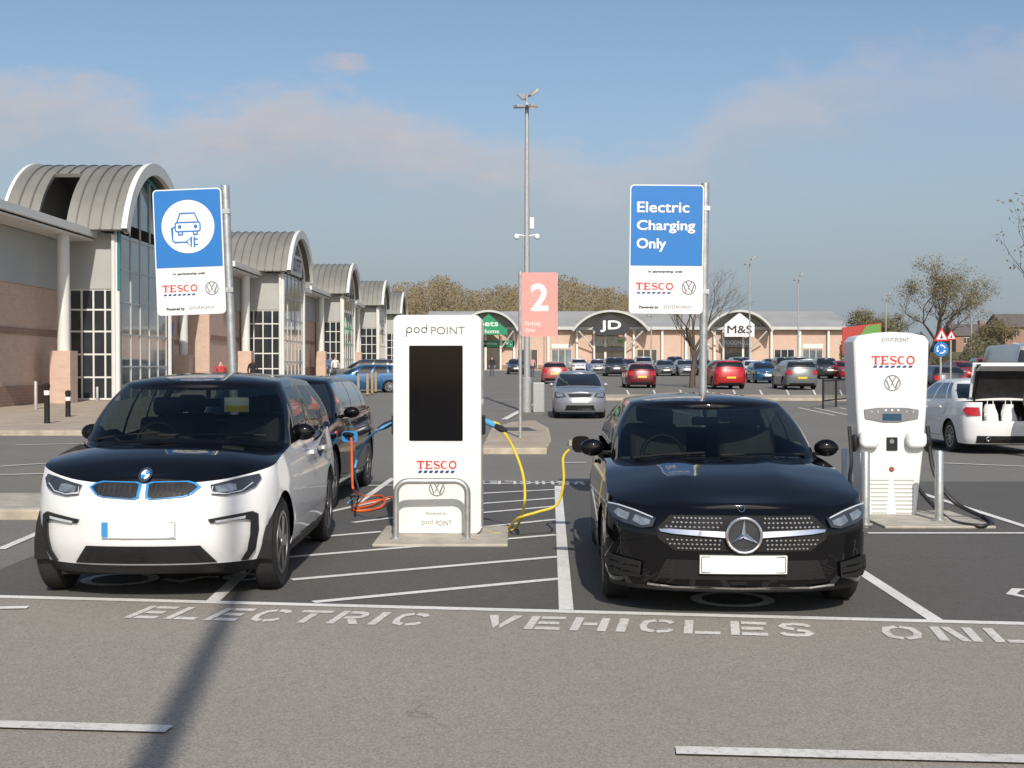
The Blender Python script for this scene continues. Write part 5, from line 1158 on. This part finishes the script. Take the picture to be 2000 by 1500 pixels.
road_sign(1838,657,52,'larger red and white warning triangle above the blue round sign','tri',.30); road_sign(1837,682,51.6,'round blue roundabout sign with white arrows','disc',.30); road_sign(1857,657,58,'smaller red and white warning triangle at the right','tri',.24)
t=thing('guard_railing','black metal guard railing left of the slim charger','railing',(14.4,52,gz(52)),RD(62)); m=MB()
for z in (.25,1.0): m.tube([(-6,0,z),(6,0,z)],.03,6)
m.build('rail','trim',t)
m=MB()
for k in range(61): m.tube([(-6+k*.2,0,.25),(-6+k*.2,0,1.0)],.011,4,False)
m.build('baluster','trim',t)
for k in range(7): MB().box(-6.03+k*2,-5.97+k*2,-.03,.03,-.1,1.08).build('post','trim',t)
d=118; t=thing('hoarding','red and green advertising hoarding left of the slim charger','hoarding',((1645-1000)*d/F,d,gz(d))); z=lambda py:HC-(py-715)*d/F-gz(d); w_=76*d/F
MB().prism([(0,z(692)),(w_,z(692)),(w_,z(630)),(0,z(640))],0,.1,'y').build('panel','hred',t); MB().prism([(w_*.12,z(690)),(w_*.98,z(690)),(w_*.98,z(633)),(w_*.62,z(636))],-.05,-.005,'y').build('picture','hgreen',t)
for x in (.3,w_-.3): MB().box(x-.08,x+.08,.11,.25,0,z(642)).build('post','galvd',t)
# ---------------------------------------------------------------- people
def person(name_label,loc,rz,joints,edges,rad,cols,fingers=True,group=None):
    me=bpy.data.meshes.new('person'); V=list(joints.values()); K_=list(joints.keys()); E=[(K_.index(a),K_.index(b)) for a,b in edges]; Rr=[rad[k] for k in K_]
    if fingers:
        for s in ('l','r'):
            wv,hv=Vector(joints['wr'+s]),Vector(joints['ha'+s]); dr=(hv-wv).normalized(); sd=dr.orthogonal().normalized()
            for i in range(5):
                off=sd*(i-1.8)*.020; ln=(.05,.07,.078,.07,.055)[i]; base=hv+off*.8 if i else wv+dr*.03+sd*-.035; d2=(dr+(sd*-.7 if i==0 else Vector((0,.25,-.1)))).normalized()
                a=len(V); V+= [base,base+d2*ln*.55,base+d2*ln]; Rr+=[.010,.009,.007]; E+=[(K_.index('ha'+s) if i else K_.index('wr'+s),a),(a,a+1),(a+1,a+2)]
    me.from_pydata([tuple(v) for v in V],E,[]); o=bpy.data.objects.new('tmp',me); COLL.objects.link(o); md=o.modifiers.new('s','SKIN')
    for i,r in enumerate(Rr): me.skin_vertices[0].data[i].radius=(r,r)
    me.skin_vertices[0].data[0].use_root=True; sb=o.modifiers.new('ss','SUBSURF'); sb.levels=2; sb.render_levels=2
    dg=bpy.context.evaluated_depsgraph_get(); m2=bpy.data.meshes.new_from_object(o.evaluated_get(dg)); bpy.data.objects.remove(o)
    m2.name='person'; m2.materials.clear()
    for k in ('skin','hair','top','leg','shoe'): m2.materials.append(M[cols[k]])
    hd,nk,pv=Vector(joints['head']),Vector(joints['neck']),Vector(joints['pelvis'])
    for p in m2.polygons:
        p.use_smooth=True; c_=p.center; i=2
        dh=(c_-hd).length
        if dh<.15: i=1 if (c_-hd).dot((hd-nk).normalized())>.035 or (c_-hd).dot(Vector((0,-1,0)))<-.03 else 0
        elif min((c_-Vector(joints['ha'+s])).length for s in 'lr')<.12: i=0
        elif c_.z<.09: i=4
        elif c_.z<pv.z+.02: i=3
        p.material_index=i
    ob=bpy.data.objects.new('person',m2); COLL.objects.link(ob); ob.location=loc; ob.rotation_euler=(0,0,rz); tag(ob,name_label,'person',group); return ob
ED=[('pelvis','waist'),('waist','chest'),('chest','neck'),('neck','head'),('head','crown'),('head','nose')]+[(a+s,b+s) for s in 'lr' for a,b in (('sh','el'),('el','wr'),('wr','ha'),('hp','kn'),('kn','an'),('an','to'))]+[('chest','sh'+s) for s in 'lr']+[('pelvis','hp'+s) for s in 'lr']
RA=dict(pelvis=.14,waist=.12,chest=.135,neck=.055,head=.088,crown=.06,nose=.018)
for s in 'lr': RA.update({'sh'+s:.065,'el'+s:.045,'wr'+s:.03,'ha'+s:.032,'hp'+s:.09,'kn'+s:.06,'an'+s:.042,'to'+s:.035})
def pose(walk=.2,bend=0):
    j={}; b=bend; pz=.93
    def tilt(y,z):
        a=math.radians(b); return (y*math.cos(a)-(z-pz)*math.sin(a),pz+(z-pz)*math.cos(a)+y*math.sin(a))
    for k,(y,z) in dict(pelvis=(0,.93),waist=(0,1.1),chest=(0,1.32),neck=(0,1.47),head=(-.02,1.59),crown=(-.01,1.67),nose=(-.11,1.575)).items(): q=tilt(y,z); j[k]=(0,q[0],q[1])
    for s,x in (('l',1),('r',-1)):
        q=tilt(0,1.40); j['sh'+s]=(x*.19,q[0],q[1])
        if b>20: e=(x*.24,q[0]-.10,q[1]-.26); w_=(x*.20,q[0]-.30,q[1]-.38); h_=(x*.19,q[0]-.37,q[1]-.42)
        else: e=(x*.25,x*walk*.4+.02,1.12); w_=(x*.26,x*walk*.6-.08,.88); h_=(x*.26,x*walk*.6-.11,.80)
        j['el'+s],j['wr'+s],j['ha'+s]=e,w_,h_
        j['hp'+s]=(x*.09,0,.88); j['kn'+s]=(x*.10,-x*walk*.5-.02,.48); j['an'+s]=(x*.10,-x*walk+.03,.08); j['to'+s]=(x*.11,-x*walk-.13,.035)
    return j
for k,c_ in dict(shirt_pink=(.55,.30,.27),shirt_blue=(.10,.16,.32),shirt_white=(.65,.65,.62),denim=(.05,.07,.13),coat_black=(.02,.02,.022),coat_red=(.4,.05,.05)).items(): M[k]=mat(k,c_,.9,0,.1,12)
person('person in a pink top leaning into the open boot of the white saloon',Vector((9.62,23.05,0)),RD(150),pose(.05,52),ED,RA,dict(skin='skin',hair='hairg',top='shirt_pink',leg='denim',shoe='coat_black'))
for px,d,lab,top,leg,hr,rz,wk in ((431,50,'person in a red coat seen over the roof of the white hatchback','coat_red','denim','hair',.4,.2),(494,62,'person in a black coat outside the second shop from the left','coat_black','coat_black','hair',2.8,.1),(655,84,'person in a white shirt walking in front of the third shop from the left','shirt_white','denim','hair',.2,.3),
 (1148,72,'person in a blue shirt walking behind the silver grey hatchback','shirt_blue','denim','hair',1.2,.3),(961,110,'person in a black coat near the green gable shop','coat_black','denim','hair',.1,.2),(1040,105,'person in a pink top standing near the foot of the tall lamp post','shirt_pink','denim','hair',3,.2),(645,92,'person in a blue shirt beside the third shop','shirt_blue','denim','hairg',.3,.2)):
    person(lab,((px-1000)*d/F,d,gz(d)+(.12 if px<700 else .0)),rz,pose(wk),ED,RA,dict(skin='skin',hair=hr,top=top,leg=leg,shoe='coat_black'))
